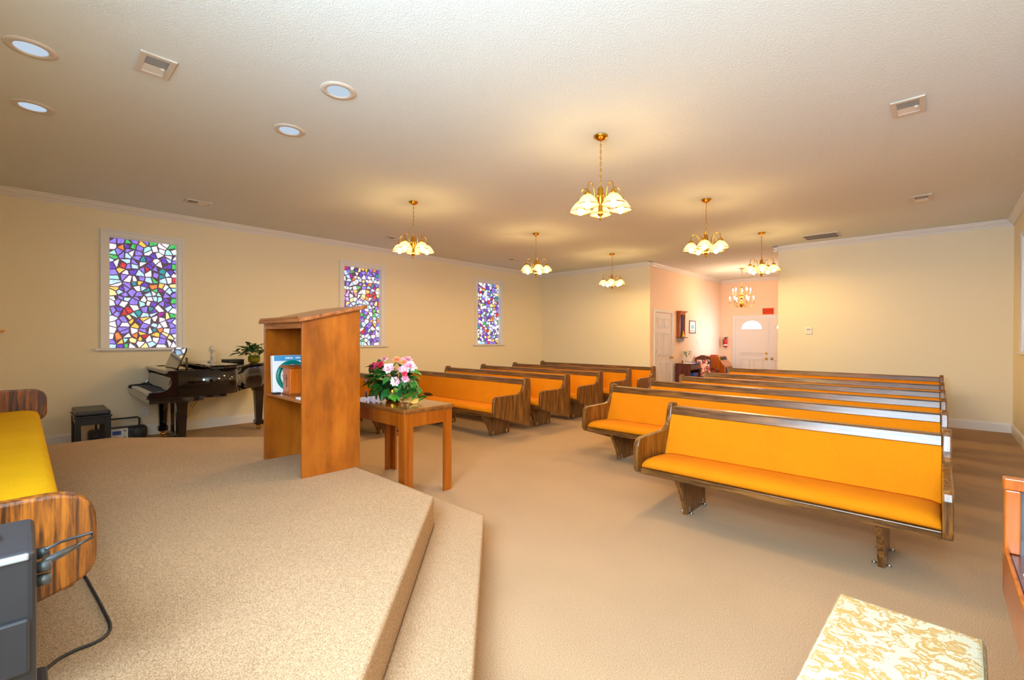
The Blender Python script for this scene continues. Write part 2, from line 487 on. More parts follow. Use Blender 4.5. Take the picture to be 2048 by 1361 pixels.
def chips(w, h, seed, step=.080, gap=.0150):
    rnd = random.Random(seed); pts = []
    ny = int(round(h/(step*.9))); nx = int(round(w/step))
    for j in range(ny):
        for i in range(nx):
            pts.append(((i+.5+(.5 if j % 2 else 0)*.6+rnd.uniform(-.46,.46))*w/nx, (j+.5+rnd.uniform(-.46,.46))*h/ny))
    res = []
    for k, p in enumerate(pts):
        poly = [(0.004,.004), (w-.004,.004), (w-.004,h-.004), (.004,h-.004)]
        for l, q in enumerate(pts):
            if l == k: continue
            dx, dy = q[0]-p[0], q[1]-p[1]; dd = math.hypot(dx, dy)
            if dd > step*3.2 or dd < 1e-6: continue
            n = (dx/dd, dy/dd)
            poly = clip(poly, n, n[0]*(p[0]+q[0])/2+n[1]*(p[1]+q[1])/2-gap/2)
            if len(poly) < 3: break
        if len(poly) < 3: continue
        # the chunks are mostly four sided, some three or five
        want = rnd.choices([3, 4, 5], [.22, .58, .20])[0]
        while len(poly) > want:
            m_ = len(poly)
            ars = [abs((poly[i][0]-poly[i-1][0])*(poly[(i+1) % m_][1]-poly[i-1][1])-(poly[(i+1) % m_][0]-poly[i-1][0])*(poly[i][1]-poly[i-1][1])) for i in range(m_)]
            poly.pop(ars.index(min(ars)))
        if rnd.random() < .08:
            an = rnd.uniform(0, 2*PI); n = (math.cos(an), math.sin(an))
            cx = sum(a for a, _ in poly)/len(poly); cy = sum(b for _, b in poly)/len(poly)
            pl = clip(poly, n, n[0]*cx+n[1]*cy+step*.16)
            if len(pl) >= 3: poly = pl
        ar = abs(sum(poly[i][0]*poly[(i+1) % len(poly)][1]-poly[(i+1) % len(poly)][0]*poly[i][1] for i in range(len(poly))))/2
        if ar > 1.2e-4: res.append(poly)
    return res
ww = [w for _, _, w, _ in pal]
def window(name, side, y0, y1, seed, label):
    w = y1-y0; h = GZ1-GZ0
    root = empty(name, (0 if side == 'L' else WD, 0, 0)); struct(root, label, 'window')
    sg = 1 if side == 'L' else -1
    rnd = random.Random(seed+50)
    mb = MB()
    def X(x): return sg*x
    def bx(m, xa, xb, *r): m.box(min(X(xa), X(xb)), max(X(xa), X(xb)), *r)
    bx(mb, -.10, -.082, y0, y1, GZ0, GZ1)
    mats = [M['grout']]+SG
    for poly in chips(w, h, seed):
        mi = 1+rnd.choices(range(len(pal)), ww)[0]
        pts = [(y0+a, GZ0+b) for a, b in poly]
        n = len(pts); cx = sum(p[0] for p in pts)/n; cz = sum(p[1] for p in pts)/n
        vs = [(X(-.083), *p) for p in pts]+[(X(-.076), cx+(p[0]-cx)*.93, cz+(p[1]-cz)*.93) for p in pts]
        mb.add(vs, [(i, (i+1) % n, n+(i+1) % n, n+i) for i in range(n)]+[list(range(n, 2*n))], mi)
    mb.build('stained_glass', mats, root)
    # casing with inner step, reveal
    mb = MB(); cw = .085
    for (xa, xb, o0, o1) in ((0, .018, 0, cw), (.018, .026, cw-.028, cw)):
        bx(mb, xa, xb, y0-o1, y0-o0, GZ0, GZ1+o1); bx(mb, xa, xb, y1+o0, y1+o1, GZ0, GZ1+o1); bx(mb, xa, xb, y0-o0, y1+o0, GZ1+o0, GZ1+o1)
    mb.build('casing', M['white'], root, bevel=.004)
    mb = MB(); t = .012
    bx(mb, -.13, .004, y0-.001, y0+t, GZ0, GZ1); bx(mb, -.13, .004, y1-t, y1+.001, GZ0, GZ1); bx(mb, -.13, .004, y0+t, y1-t, GZ1-t, GZ1+.001)
    mb.build('jamb', M['white'], root)
    mb = MB(); bx(mb, -.13, .055, y0-cw-.06, y1+cw+.06, GZ0-.032, GZ0); bx(mb, 0, .02, y0-cw, y1+cw, GZ0-.05, GZ0-.032)
    mb.build('sill', M['white'], root, bevel=.006)
    # outer board closes the opening
    mb = MB(); bx(mb, -.135, -.102, y0-.002, y1+.002, GZ0-.002, GZ1+.002)
    mb.build('outer_sash', M['white'], root)
    return root
wl = ['stained glass window beside the piano, nearest the camera', 'stained glass window half hidden by the lectern', 'stained glass window nearest the back corner']
for i, (a, b) in enumerate(WL): window('window_%d' % (i+1), 'L', a, b, 11+i, wl[i])
for i, (a, b) in enumerate(WR): window('window_%d' % (i+4), 'R', a, b, 31+i, ['stained glass window on the right wall beside the camera', 'stained glass window in the middle of the right wall', 'stained glass window on the right wall, only its sill end showing'][i])
# added window behind camera, framing the light that stands in for bounced flash
root = empty('window_7', (0, YF, 0)); struct(root, 'tall clear window behind the camera', 'window')
mb = MB(); x0, x1, z0, z1 = BW
for (a, b, c, d) in ((x0-.09, x0, z0-.09, z1+.09), (x1, x1+.09, z0-.09, z1+.09), (x0, x1, z1, z1+.09), (x0, x1, z0-.09, z0)): mb.box(a, b, 0, .02, c, d)
mb.build('casing', M['white'], root)
mb = MB(); xm = (x0+x1)/2
mb.box(xm-.02, xm+.02, -.10, -.06, z0, z1); mb.box(x0, x1, -.10, -.06, (z0+z1)/2-.02, (z0+z1)/2+.02)
mb.build('muntin', M['white'], root)

# ------------------------------------------------------------------ doors
def panels(mb, L, Hh, rects, y=0, d=.006, w=.014):
    """raised moulding frames on a door face, local x,z"""
    for (a, b, c, e) in rects:
        mb.box(a, b, -d, 0, c, c+w); mb.box(a, b, -d, 0, e-w, e); mb.box(a, a+w, -d, 0, c+w, e-w); mb.box(b-w, b, -d, 0, c+w, e-w)
        mb.box(a+.035, b-.035, -d*.7, 0, c+.035, e-.035)
# closet door on the foyer side wall (local x = +Y, faces +X)
d1 = empty('door_1', (FX0, .265, 0), PI/2); struct(d1, 'white six panel door on the foyer side wall', 'door')
mb = MB(); mb.box(0, .91, -.006, -.002, .01, 2.02)
panels(mb, .91, 2.02, [(.13,.41,1.66,1.90), (.50,.78,1.66,1.90), (.13,.41,.98,1.54), (.50,.78,.98,1.54), (.13,.41,.2,.80), (.50,.78,.2,.80)], d=.024, w=.022)
mb.build('door_panel', M['door'], d1)
mb = MB(); mb.box(-.075, -.004, -.03, 0, 0, 2.10); mb.box(.914, .985, -.03, 0, 0, 2.10); mb.box(-.004, .914, -.03, 0, 2.03, 2.10)
mb.build('door_casing', M['white'], d1, bevel=.005)
mb = MB(); mb.lathe([(.028,0), (.03,.008), (.012,.012), (.012,.035), (.028,.045), (.03,.06), (.022,.072), (0,.075)], 16, M=Matrix.Translation((.85, -.012, .92)) @ Matrix.Rotation(PI/2, 4, 'X'))
mb.build('knob', M['brass'], d1)
for z in (.35, 1.07, 1.78):
    mb = MB(); mb.box(.0, .03, -.026, -.011, z-.045, z+.045); mb.build('hinge', M['brass'], d1)
# entrance double door
for di, (xa, lab) in enumerate(((3.712, 'white entrance door leaf with fanlight and deadbolt'), (4.637, 'white entrance door leaf mostly hidden by the back wall'))):
    d = empty('door_%d' % (di+2), (xa, FY, 0)); struct(d, lab, 'door')
    W = .911; mb = MB()
    cx, cz, R = .448 if di == 0 else .463, 1.68, .285
    # leaf with a half round hole
    arcp = [(cx+R*math.cos(t), cz+R*.92*math.sin(t)) for t in [PI*i/20 for i in range(21)]]
    mb.box(0, W, 0, .04, .01, cz); mb.prism([(0, cz), (cx-R, cz)]+arcp[::-1][1:11]+[(cx, 2.01), (0, 2.01)], 'y', 0, .04)
    mb.prism([(W, cz), (W, 2.01), (cx, 2.01)]+arcp[::-1][10:20]+[(cx+R, cz)], 'y', 0, .04)
    panels(mb, W, 2, [(.14,.77,1.02,1.58), (.14,.43,.92,.80), (.48,.77,.92,.80), (.14,.43,.18,.74), (.48,.77,.18,.74)] if False else [(.14,.42,.18,.80), (.49,.77,.18,.80), (.14,.42,.92,1.0), (.49,.77,.92,1.0)], d=.016, w=.02)
    mb.build('door_leaf', M['door'], d)
    mb = MB()
    mb.prism([(cx-R, cz)]+arcp[::-1]+[(cx+R, cz)] if False else arcp, 'y', .018, .024)
    fl = mb.build('fanlight', M['day'], d)
    mb = MB()
    mb.tube([(p[0], 0, p[1]) for p in arcp], .012, 6); mb.box(cx-R, cx+R, -.01, .012, cz-.012, cz+.012)
    mb.tube([(cx+.10*math.cos(t), .008, cz+.09*math.sin(t)) for t in [PI*i/10 for i in range(11)]], .006, 6)
    for t in (45, 90, 135):
        c_, s_ = math.cos(math.radians(t)), math.sin(math.radians(t))
        mb.tube([(cx+.10*c_, .008, cz+.09*s_), (cx+R*c_, .008, cz+R*.92*s_)], .006, 6)
    mb.build('fanlight_tracery', M['white'], fl)
    kx = .85 if di == 0 else .07
    for z in ((.82, .97) if di == 0 else (.82,)):
        mb = MB(); big = z < .9
        prof = [(.03,0), (.032,.008), (.013,.014), (.013,.03), (.028,.042), (.03,.058), (.02,.068), (0,.07)] if big else [(.03,0), (.03,.012), (.02,.02), (0,.022)]
        mb.lathe(prof, 16, M=Matrix.Translation((kx, 0, z)) @ Matrix.Rotation(PI/2, 4, 'X'))
        mb.build('knob' if big else 'deadbolt', M['brass'], d)
mb = MB(); mb.box(DX0-.075, DX0, -.022, 0, 0, DZ+.075); mb.box(DX1, DX1+.075, -.022, 0, 0, DZ+.075); mb.box(DX0, DX1, -.022, 0, DZ, DZ+.075)
mb.box(DX0, DX0+.006, 0, .05, 0, DZ); mb.box(DX1-.006, DX1, 0, .05, 0, DZ)
struct(mb.build('trim_9', M['white'], bevel=.005, loc=(0, FY, 0)), 'white casing around the entrance doors', 'moulding')

# ------------------------------------------------------------------ pews
PP = [(.0,.375), (.012,.345), (.04,.325), (.64,.15), (.70,.135), (.735,.14), (.755,.17), (.755,.775), (.745,.805), (.72,.822), (.66,.825), (.635,.815), (.622,.79),
      (.600,.70), (.585,.665), (.56,.635), (.52,.612), (.46,.602), (.10,.603), (.05,.597), (.018,.575), (.004,.54)]
FOOT = [(.255,0), (.645,0), (.645,.335), (.085,.335), (.10,.30), (.17,.20), (.225,.11), (.25,.05)]
PB = [(.0,.41), (.003,.388), (.012,.368), (.030,.350), (.06,.335), (.64,.15), (.70,.135), (.735,.14), (.755,.17), (.755,.775), (.745,.805), (.72,.822), (.66,.825), (.635,.815), (.622,.79),
      (.600,.70), (.585,.665), (.56,.635), (.52,.612), (.46,.602), (.10,.603), (.07,.600), (.045,.591), (.024,.576), (.010,.556), (.002,.53), (.0,.50)]
def pew_meshes(L, feet, wz=None, wx=None, fab=None, bolts=True, prof=None):
    wz = wz or M['pew_z']; wx = wx or M['pew_x']; fab = fab or M['pew_fab']
    root = empty('church_pew')
    for x in (0, L-.046):
        mb = MB(); mb.prism(prof or PP, 'x', x, x+.046); mb.build('end_panel', wz, root, bevel=.009, segs=3)
    a, b = .046, L-.046
    mb = MB(); mb.prism([(.045,.318), (.068,.312), (.075,.33), (.50,.31), (.50,.34), (.072,.366), (.045,.362)], 'x', a, b)
    mb.build('seat_board', wx, root, bevel=.004)
    # seat cushion: rounded section, ends taper down
    sec = [(.07,.366), (.052,.372), (.046,.392), (.056,.418), (.085,.436), (.14,.444), (.25,.440), (.40,.425), (.50,.415), (.50,.345)]
    xs = [a+.002, a+.012, a+.05, a+.12] ; xs = xs+[L-x for x in xs[::-1]]
    kz = [.86, .92, .975, 1.0]; kz = kz+kz[::-1]
    vs = []
    for x, k in zip(xs, kz):
        for y, z in sec: vs.append((x, y+(1-k)*.10*(.3-y), .36+(z-.36)*(1-(1-k)*3.0)))
    n = len(sec); fs = []
    for i in range(len(xs)-1):
        for j in range(n): fs.append((i*n+j, i*n+(j+1) % n, (i+1)*n+(j+1) % n, (i+1)*n+j))
    mb = MB(); mb.add(vs, fs, 0, True); mb.add(vs[:n], [range(n)], 0); mb.add(vs[-n:], [range(n)], 0)
    mb.build('seat_cushion', fab, root)
    mb = MB(); mb.prism([(.478,.40), (.486,.395), (.535,.395), (.652,.730), (.622,.732), (.606,.724)], 'x', a, b)
    mb.build('back_cushion', fab, root, bevel=.006)
    mb = MB(); mb.prism([(.53,.30), (.555,.30), (.70,.74), (.672,.74)], 'x', a, b)
    mb.build('back_panel', wx, root)
    mb = MB(); mb.prism([(.606,.728), (.700,.728), (.712,.785), (.700,.797), (.630,.797), (.620,.791)], 'x', a, b)
    mb.build('top_rail', wx, root, bevel=.004)
    for fx in feet:
        mb = MB(); mb.prism(FOOT, 'x', fx-.019, fx+.019)
        ft = mb.build('leg', wz, root, bevel=.005)
        if bolts:
            for sx in (-1, 1):
                for fy in (.30, .58):
                    mb = MB(); x = fx+sx*.019
                    mb.box(min(x, x+sx*.003), max(x, x+sx*.003), fy-.012, fy+.012, .01, .06)
                    mb.box(min(x, x+sx*.03), max(x, x+sx*.03), fy-.012, fy+.012, .004, .008)
                    mb.ball((x+sx*.018, fy, .012), .008, 8, 5)
                    mb.build('floor_bracket', M['chrome'], ft)
    return root
GR = 'amber cushioned pews of the right bank'; GL = 'amber cushioned pews of the left bank'
XR = 5.212; LR = 3.08
p = pew_meshes(1.845, [.315, 1.53]); p.location = (6.450, -6.755, 0)
tag(p, 'short oak pew with amber cushions at the front of the right bank, facing the camera', 'pew', GR)
labR = ['long oak pew standing directly behind the short front pew of the right bank', 'third oak pew from the front in the right bank',
        'fourth oak pew from the front in the right bank', 'fifth oak pew from the front in the right bank',
        'rearmost oak pew of the right bank, nearest the back wall and foyer']
proto = pew_meshes(LR, [.33, 1.55, 2.77])
for i, (y, lb) in enumerate(zip([-5.66, -4.62, -3.57, -2.50, -1.30], labR)):
    o = proto if i == 0 else copy_tree(proto)
    o.location = (XR, y, 0); tag(o, lb, 'pew', GR)
    if i == 4: o.scale = (1, 1, 1.04)
p = pew_meshes(1.76, [.30, 1.44]); p.location = (.87, -6.83, 0)
tag(p, 'short oak pew of the left bank, behind the lectern and the flower table', 'pew', GL)
labL = ['long oak pew of the left bank nearest the flower table, full right end visible', 'second long oak pew of the left bank, behind the one by the flower table',
        'third long oak pew of the left bank', 'fourth long oak pew of the left bank, partly behind the right bank', 'rearmost oak pew of the left bank beside the white foyer door']
proto = pew_meshes(3.03, [.25, 1.465, 2.69])
for i, (y, lb) in enumerate(zip([-5.79, -4.81, -3.82, -2.79, -1.76], labL)):
    o = proto if i == 0 else copy_tree(proto)
    o.location = (.872, y, 0); tag(o, lb, 'pew', GL)
p = pew_meshes(3.74, [.35, 1.87, 3.39], M['bench_z'], M['pew_x'], M['bench_fab'], False, PB); p.name = 'platform_bench'
# platform bench faces +Y?  it stands with its back to the front wall
p.rotation_euler = (0, 0, PI); p.location = (6.45, -9.935, PH)
tag(p, 'mustard cushioned oak bench on the platform at the left edge', 'bench')

# ------------------------------------------------------------------ lectern
LX0, LX1, LY0, LY1 = 4.045, 4.822, -8.682, -8.222
lec = empty('lectern', ((LX0+LX1)/2, (LY0+LY1)/2, PH), 0, 'tall maple wood lectern with slanted top and open back on the platform', 'lectern')
w2 = (LX1-LX0)/2; d2 = (LY1-LY0)/2
zb, zf = 1.515-PH, 1.622-PH
for sx in (-1, 1):
    mb = MB(); mb.prism([(-d2, 0), (d2, 0), (d2, zf), (-d2, zb)], 'x', *(sorted((sx*w2, sx*(w2-.024)))))
    mb.build('side_panel', M['lect_y'], lec, bevel=.003)
mb = MB(); mb.box(-w2+.024, w2-.024, d2-.03, d2-.01, .02, zf-.01); mb.build('front_panel', M['lect_x'], lec)
mb = MB(); mb.box(-w2+.024, w2-.024, -d2+.012, d2-.03, .905-PH, .927-PH); mb.build('shelf', M['lect_t'], lec, bevel=.003)
mb = MB(); mb.box(-w2+.024, w2-.024, -d2+.004, -d2+.026, zb-.05, zb-.001); mb.build('top_rail', M['lect_t'], lec, bevel=.003)
sl = (zf-zb)/(2*d2); e = .03
mb = MB(); mb.prism([(-d2-e, zb-e*sl), (d2+e+.02, zf+(e+.02)*sl), (d2+e+.02, zf+(e+.02)*sl+.03), (-d2-e, zb-e*sl+.03)], 'x', -w2-.035, w2+.035)
mb.build('slanted_top', M['lect_t'], lec, bevel=.008, segs=3)
mb = MB(); mb.prism([(-d2-e, zb-e*sl+.028), (-d2-e+.02, zb-(e-.02)*sl+.028), (-d2-e+.02, zb-(e-.02)*sl+.045), (-d2-e, zb-e*sl+.045)], 'x', -w2-.005, w2+.005)
mb.build('book_stop', M['lect_t'], lec, bevel=.003)

# things on the lectern shelf
SZ = .9275
clk = empty('boxed_clock', (4.185, -8.492, SZ), 0, 'white box with a round teal wall clock, on the lectern shelf', 'clock')
clk.rotation_euler = (math.radians(-4), 0, PI/2)
mb = MB(); mb.box(-.162, .162, 0, .05, 0, .318); mb.build('box', M['paper'], clk, bevel=.004)
mb = MB(); mb.box(-.150, .162, -.003, 0, .272, .316); hd = mb.build('card_header', M['sky_card'], clk)
mb = MB(); x = -.06
for wd in (.012, .009, .014, .008, .011, .010, 0, .012, .008, .013, .009):
    if wd: mb.box(x, x+wd*.7, -.0036, -.003, .287, .302)
    x += wd if wd else .02
mb.build('pale_lettering', M['paper'], hd)
mb = MB()
ring = [(.098,-.002), (.104,-.016), (.118,-.020), (.130,-.014), (.134,-.001)]
Rm = Matrix.Translation((-.006, -.0005, .142)) @ Matrix.Rotation(PI/2, 4, 'X')
mb.shell([(r, -z) for r, z in ring], 40, M=Rm); mb.build('clock_rim', M['teal'], clk)
mb = MB(); mb.lathe([(.102,.001), (.102,.004), (0,.004)], 40, M=Rm); fc = mb.build('clock_face', M['clock_face'], clk)
for k in range(1, 13):
    an = PI/2-k*PI/6
    text_mesh('numeral', str(k), .034, M['ink'], fc, Matrix.Translation((-.006+.078*math.cos(an), -.006, .142+.078*math.sin(an))) @ Matrix.Rotation(PI/2, 4, 'X'), .0006)
for ln, an, nm in ((.05, -62, 'hour_hand'), (.075, 100, 'minute_hand')):
    mb = MB(); mb.box(-.003, .003, -.0085, -.0075, -.01, ln, M=Matrix.Translation((-.006, 0, .142)) @ Matrix.Rotation(math.radians(an), 4, 'Y')); mb.build(nm, M['ink'], fc)
wb = empty('wooden_box', (4.305, -8.495, SZ), 0, 'small honey pine box with a cross on it, on the lectern shelf', 'box')
mb = MB(); mb.box(-.075, .075, -.10, .10, .012, .222); mb.build('body', M['pine'], wb, bevel=.004)
mb = MB(); mb.box(-.08, .08, -.106, .106, 0, .014); mb.build('plinth', M['pine_d'], wb, bevel=.003)
mb = MB(); mb.prism([(-.098,.220), (.098,.220), (.098,.228), (.04,.242), (-.04,.242), (-.098,.228)], 'y', -.128, .128); mb.build('lid', M['pine_d'], wb, bevel=.003)
mb = MB(); mb.box(-.005, .005, -.103, -.0995, .06, .165); mb.box(-.022, .022, -.103, -.0995, .125, .135); mb.build('cross', M['maho'], wb)
mb = MB(); mb.box(-.05, .05, -.03, .03, 0, .014)
o = mb.build('note_pad', M['paper'], loc=(4.69, -8.625, SZ), bevel=.002); tag(o, 'small white note pad on the lectern shelf beside the pine box', 'notepad')
mb = MB(); mb.box(-.03, .03, -.03, .03, 0, .012)
o = mb.build('hymnal', M['blackm'], loc=(4.205, -8.640, SZ), bevel=.003); tag(o, 'thin black book lying on the lectern shelf in front of the clock', 'book')

# ------------------------------------------------------------------ flower table
TX0, TX1, TY0, TY1, TZ = 3.95, 4.945, -7.885, -7.372, .79
tb = empty('communion_table', ((TX0+TX1)/2, (TY0+TY1)/2, 0), 0, 'small maple table in front of the platform carrying the flowers', 'table')
hx, hy = (TX1-TX0)/2, (TY1-TY0)/2
mb = MB(); mb.box(-hx-.015, hx+.015, -hy-.015, hy+.015, TZ-.03, TZ); mb.box(-hx-.006, hx+.006, -hy-.006, hy+.006, TZ-.042, TZ-.03)
mb.build('tabletop', M['table_t'], tb, bevel=.007, segs=3)
def apron(x0, x1, z0, z1): pass
for sy in (-1, 1):
    y0, y1 = sorted((sy*hy, sy*(hy-.022)))
    mb = MB(); mb.box(-hx+.09, hx-.09, y0, y1, TZ-.155, TZ-.042); mb.build('apron', M['table'], tb)
for sx in (-1, 1):
    x0, x1 = sorted((sx*hx, sx*(hx-.022)))
    mb = MB(); mb.box(x0, x1, -hy+.09, hy-.09, TZ-.155, TZ-.042); mb.build('apron', M['table'], tb)
for sx in (-1, 1):
    for sy in (-1, 1):
        mb = MB()
        x0, x1 = sorted((sx*hx, sx*(hx-.022))); y0, y1 = sorted((sy*hy, sy*(hy-.09)))
        mb.box(x0, x1, y0, y1, 0, TZ-.042)
        x0, x1 = sorted((sx*(hx-.022), sx*(hx-.09))); y0, y1 = sorted((sy*hy, sy*(hy-.022)))
        mb.box(x0, x1, y0, y1, 0, TZ-.042)
        mb.build('leg', M['table'], tb, bevel=.002)

# leaves and blossoms
def leaf(mb, pos, d, up, L, W, m=0, droop=.25):
    d = Vector(d).normalized(); up = Vector(up)
    s = d.cross(up)
    if s.length < 1e-4: s = d.orthogonal()
    s.normalize(); n = s.cross(d).normalized(); pos = Vector(pos)
    prof = [(0, .0), (.12, .34), (.3, .5), (.55, .42), (.8, .2), (1, 0)]
    vs = []
    for t, w in prof:
        c = pos + d*(L*t) - n*(droop*L*t*t)
        vs += [c - s*(W*w) + n*(W*w*.35), c, c + s*(W*w) + n*(W*w*.35)]
    fs = []
    for i in range(len(prof)-1):
        a = i*3
        fs += [(a, a+3, a+4, a+1), (a+1, a+4, a+5, a+2)]
    mb.add(vs, fs, m, True)
def blossom(mb, c, d, r, mats, rnd, n=9):
    d = Vector(d).normalized(); u = d.orthogonal().normalized(); w = d.cross(u); c = Vector(c)
    for ring, (k, tilt, rr) in enumerate(((n, .25, 1.0), (n-2, .75, .75), (max(3, n-5), 1.3, .5))):
        for i in range(k):
            a = 2*PI*(i+ring*.5)/k+rnd.uniform(-.2, .2)
            o = u*math.cos(a)+w*math.sin(a)
            dd = o*math.cos(tilt)+d*math.sin(tilt)
            leaf(mb, c+d*(.004*ring), dd, d, r*rr*rnd.uniform(.85, 1.1), r*rr*1.05, rnd.choice(mats), .2)
def no_recalc(mb, *a, **k): return mb.build(*a, recalc=False, **k)

fl = empty('flower_arrangement', (4.37, -7.63, TZ), 0, 'pink, white and orange artificial flowers with trailing ivy in a brass pot', 'flowers')
mb = MB(); mb.lathe([(.045,0), (.062,.004), (.075,.03), (.08,.07), (.07,.10), (.078,.11), (.07,.11), (.062,.095), (0,.095)], 24); mb.build('pot', M['brass'], fl)
rnd = random.Random(5)
mb = MB()
for i in range(170):
    a = rnd.uniform(0, 2*PI); el = rnd.uniform(-.8, .95)
    R = rnd.uniform(.12, .25)
    c = Vector((math.cos(a)*math.cos(el)*R*1.25, math.sin(a)*math.cos(el)*R*.75, .19+math.sin(el)*R*.75))
    if c.z < .03: c.z = .03+rnd.random()*.03
    o = Vector((c.x, c.y, c.z-.16)).normalized()
    dd = o+Vector((rnd.uniform(-.5,.5), rnd.uniform(-.5,.5), rnd.uniform(-.9,.1)))
    if c.z < .1: dd.z = max(dd.z, -.15)
    leaf(mb, c, dd, o+Vector((0,0,.6)), rnd.uniform(.085, .125), rnd.uniform(.065,.09), rnd.choice([0,0,0,1,2]), .25)
for i in range(18):   # trailing vine on the table
    t = i/17
    c = Vector((.12+.39*t, -.06+.02*math.sin(9*t)+.05*t, .05+.04*math.sin(7*t)**2))
    leaf(mb, c, (rnd.uniform(.1,1), rnd.uniform(-.9,.6), rnd.uniform(-.1,.5)), (0,0,1), rnd.uniform(.06,.085), .055, rnd.choice([0,2,2]), .12)
for v in mb.v: v.z = max(v.z, .003)
no_recalc(mb, 'foliage', [M['leaf'], M['leaf2'], M['leaf3']], fl)
mb = MB()
for i in range(16):
    a = rnd.uniform(0, 2*PI); r = rnd.uniform(.05,.15)
    mb.tube([(.03*math.cos(a), .03*math.sin(a), .08), (r*.7*math.cos(a), r*.7*math.sin(a), .2), (r*math.cos(a), r*math.sin(a), .30)], .003, 5)
mb.build('stems', M['leaf2'], fl)
bl = [((.11,-.10,.315), 'w', .062), ((.19,-.09,.20), 'w', .055), ((.22,-.02,.215), 'p', .05), ((.17,.06,.325), 'p', .075), ((.20,-.02,.30), 'p', .06),
      ((.05,.02,.385), 'o', .05), ((.11,.05,.365), 'o', .045), ((.09,.10,.385), 'p', .05), ((-.02,-.12,.335), 'h', .05), ((-.10,-.10,.325), 'h', .055), ((.03,-.12,.345), 'r', .042),
      ((-.06,-.03,.385), 'p', .05), ((-.16,-.06,.30), 'p', .05), ((-.13,-.15,.20), 'w', .032), ((.23,-.03,.27), 'r', .035), ((-.24,-.10,.05), 'w', .045), ((-.19,-.13,.04), 'b', .038), ((.0,.12,.37), 'w', .055)]
cm = {'w': ['pet_w','pet_w','pet_p'], 'p': ['pet_p','pet_p','pet_w'], 'o': ['pet_o','pet_o','pet_p'], 'h': ['pet_h','pet_p','pet_h'], 'r': ['pet_r','pet_h','pet_r'], 'b': ['pet_b','pet_w','pet_b']}
for c, k, r in bl:
    c = (c[0]*1.18+(.02 if c[2] > .1 else 0), c[1]*1.15-(.03 if c[2] > .1 else 0), c[2]*1.03); r *= .92
    mb = MB(); d = Vector(c)-Vector((0, 0, .14)); d += Vector((.12, -.12, .08))
    blossom(mb, c, d, r, [0,1,2], rnd)
    no_recalc(mb, 'blossom', [M[x] for x in cm[k]], fl)
# straw ribbon lying on the table
mb = MB()
for j, (y0, z0) in enumerate(((-.02,.004), (.02,.012), (.05,.02))):
    pts = [(-.13+.26*i/14, y0+.012*math.sin(i*.9+j), z0+.008*(1+math.sin(i*1.2+j*2))) for i in range(15)]
    for i in range(14):
        a, b = Vector(pts[i]), Vector(pts[i+1]); s = Vector((0, .022, .004))
        mb.add([a-s, b-s, b+s, a+s, a-s+Vector((0,0,.003)), b-s+Vector((0,0,.003)), b+s+Vector((0,0,.003)), a+s+Vector((0,0,.003))],
               [(0,1,2,3), (4,7,6,5), (0,4,5,1), (2,6,7,3), (1,5,6,2), (0,3,7,4)])
o = mb.build('straw_ribbon', M['straw'], loc=(4.60, -7.60, TZ+.001)); tag(o, 'folded straw coloured ribbon on the table beside the flowers', 'ribbon')
# dark ribbed thing on the pew seat
mb = MB()
for i in range(9): mb.box(-.09+.02*i, -.075+.02*i, -.05, .05, 0, .028-.002*i)
mb.box(-.09, .09, -.05, .05, 0, .012)
o = mb.build('folded_fan', M['blackm'], loc=(2.02, -5.46, .444)); o.rotation_euler = (math.radians(-2), 0, -.35); tag(o, 'black ribbed fan lying on the left bank pew seat', 'fan')

# ------------------------------------------------------------------ piano
PX, PY = .075, -9.085
pn = empty('grand_piano', (PX, PY, 0), 0, 'black lacquered baby grand piano against the left wall', 'piano')
UW = 1.42
def spline(pts, n=6):
    out = []
    for i in range(len(pts)-1):
        p0 = pts[max(i-1, 0)]; p1 = pts[i]; p2 = pts[i+1]; p3 = pts[min(i+2, len(pts)-1)]
        for k in range(n):
            t = k/n
            out.append(tuple(.5*((2*p1[a])+(-p0[a]+p2[a])*t+(2*p0[a]-5*p1[a]+4*p2[a]-p3[a])*t*t+(-p0[a]+3*p1[a]-3*p2[a]+p3[a])*t**3) for a in (0, 1)))
    out.append(pts[-1]); return out
curve = spline([(0, 1.30), (.03, 1.46), (.16, 1.59), (.38, 1.63), (.60, 1.56), (.74, 1.47), (.85, 1.33), (.99, 1.16), (1.20, 1.03), (1.36, .93), (UW, .78)], 5)
outl = [(0, .30)]+curve+[(UW, .30)]
def offset_in(pts, d):
    c = Vector((.6, .8)); out = []
    N = len(pts)
    for i in range(N):
        a = Vector(pts[i-1]); b = Vector(pts[i]); e = Vector(pts[(i+1) % N])
        t = (e-a).normalized(); n = Vector((t.y, -t.x))
        if (c-b).dot(n) < 0 and i not in (0, N-1): pass
        out.append(tuple(b+n*d))
    return out
inn = [(.035, .30)]+[tuple(p) for p in offset_in(curve, .035)][1:-1]+[(UW-.035, .50), (UW-.035, .30)]
inn = [(.035,.30), (.035,1.30)]+[(p[0]+(.62-p[0])*.05, p[1]+(.75-p[1])*.045) for p in curve[1:-1]]+[(UW-.035,.78), (UW-.035,.30)]
n = len(outl)
assert len(inn) == n, (len(inn), n)
mb = MB(); vs = []
zt, zbm = .99, .665
for p in outl: vs += [(p[0], p[1], zbm), (p[0], p[1], zt)]
for p in inn: vs += [(p[0], p[1], zbm), (p[0], p[1], zt)]
fs = []; smf = []
for i in range(n-1):
    a = 2*i; b = 2*(i+1); c = 2*n+2*i; d = 2*n+2*(i+1)
    fs += [(a+1, b+1, d+1, c+1), (a, c, d, b)]; smf += [(a, b, b+1, a+1), (c, c+1, d+1, d)]
fs += [(0, 1, 2*n+1, 2*n), (2*n-2, 4*n-2, 4*n-1, 2*n-1)]
mb.add(vs, fs, 0, False); mb.add(vs, smf, 0, True)
mb.build('rim', M['black'], pn)
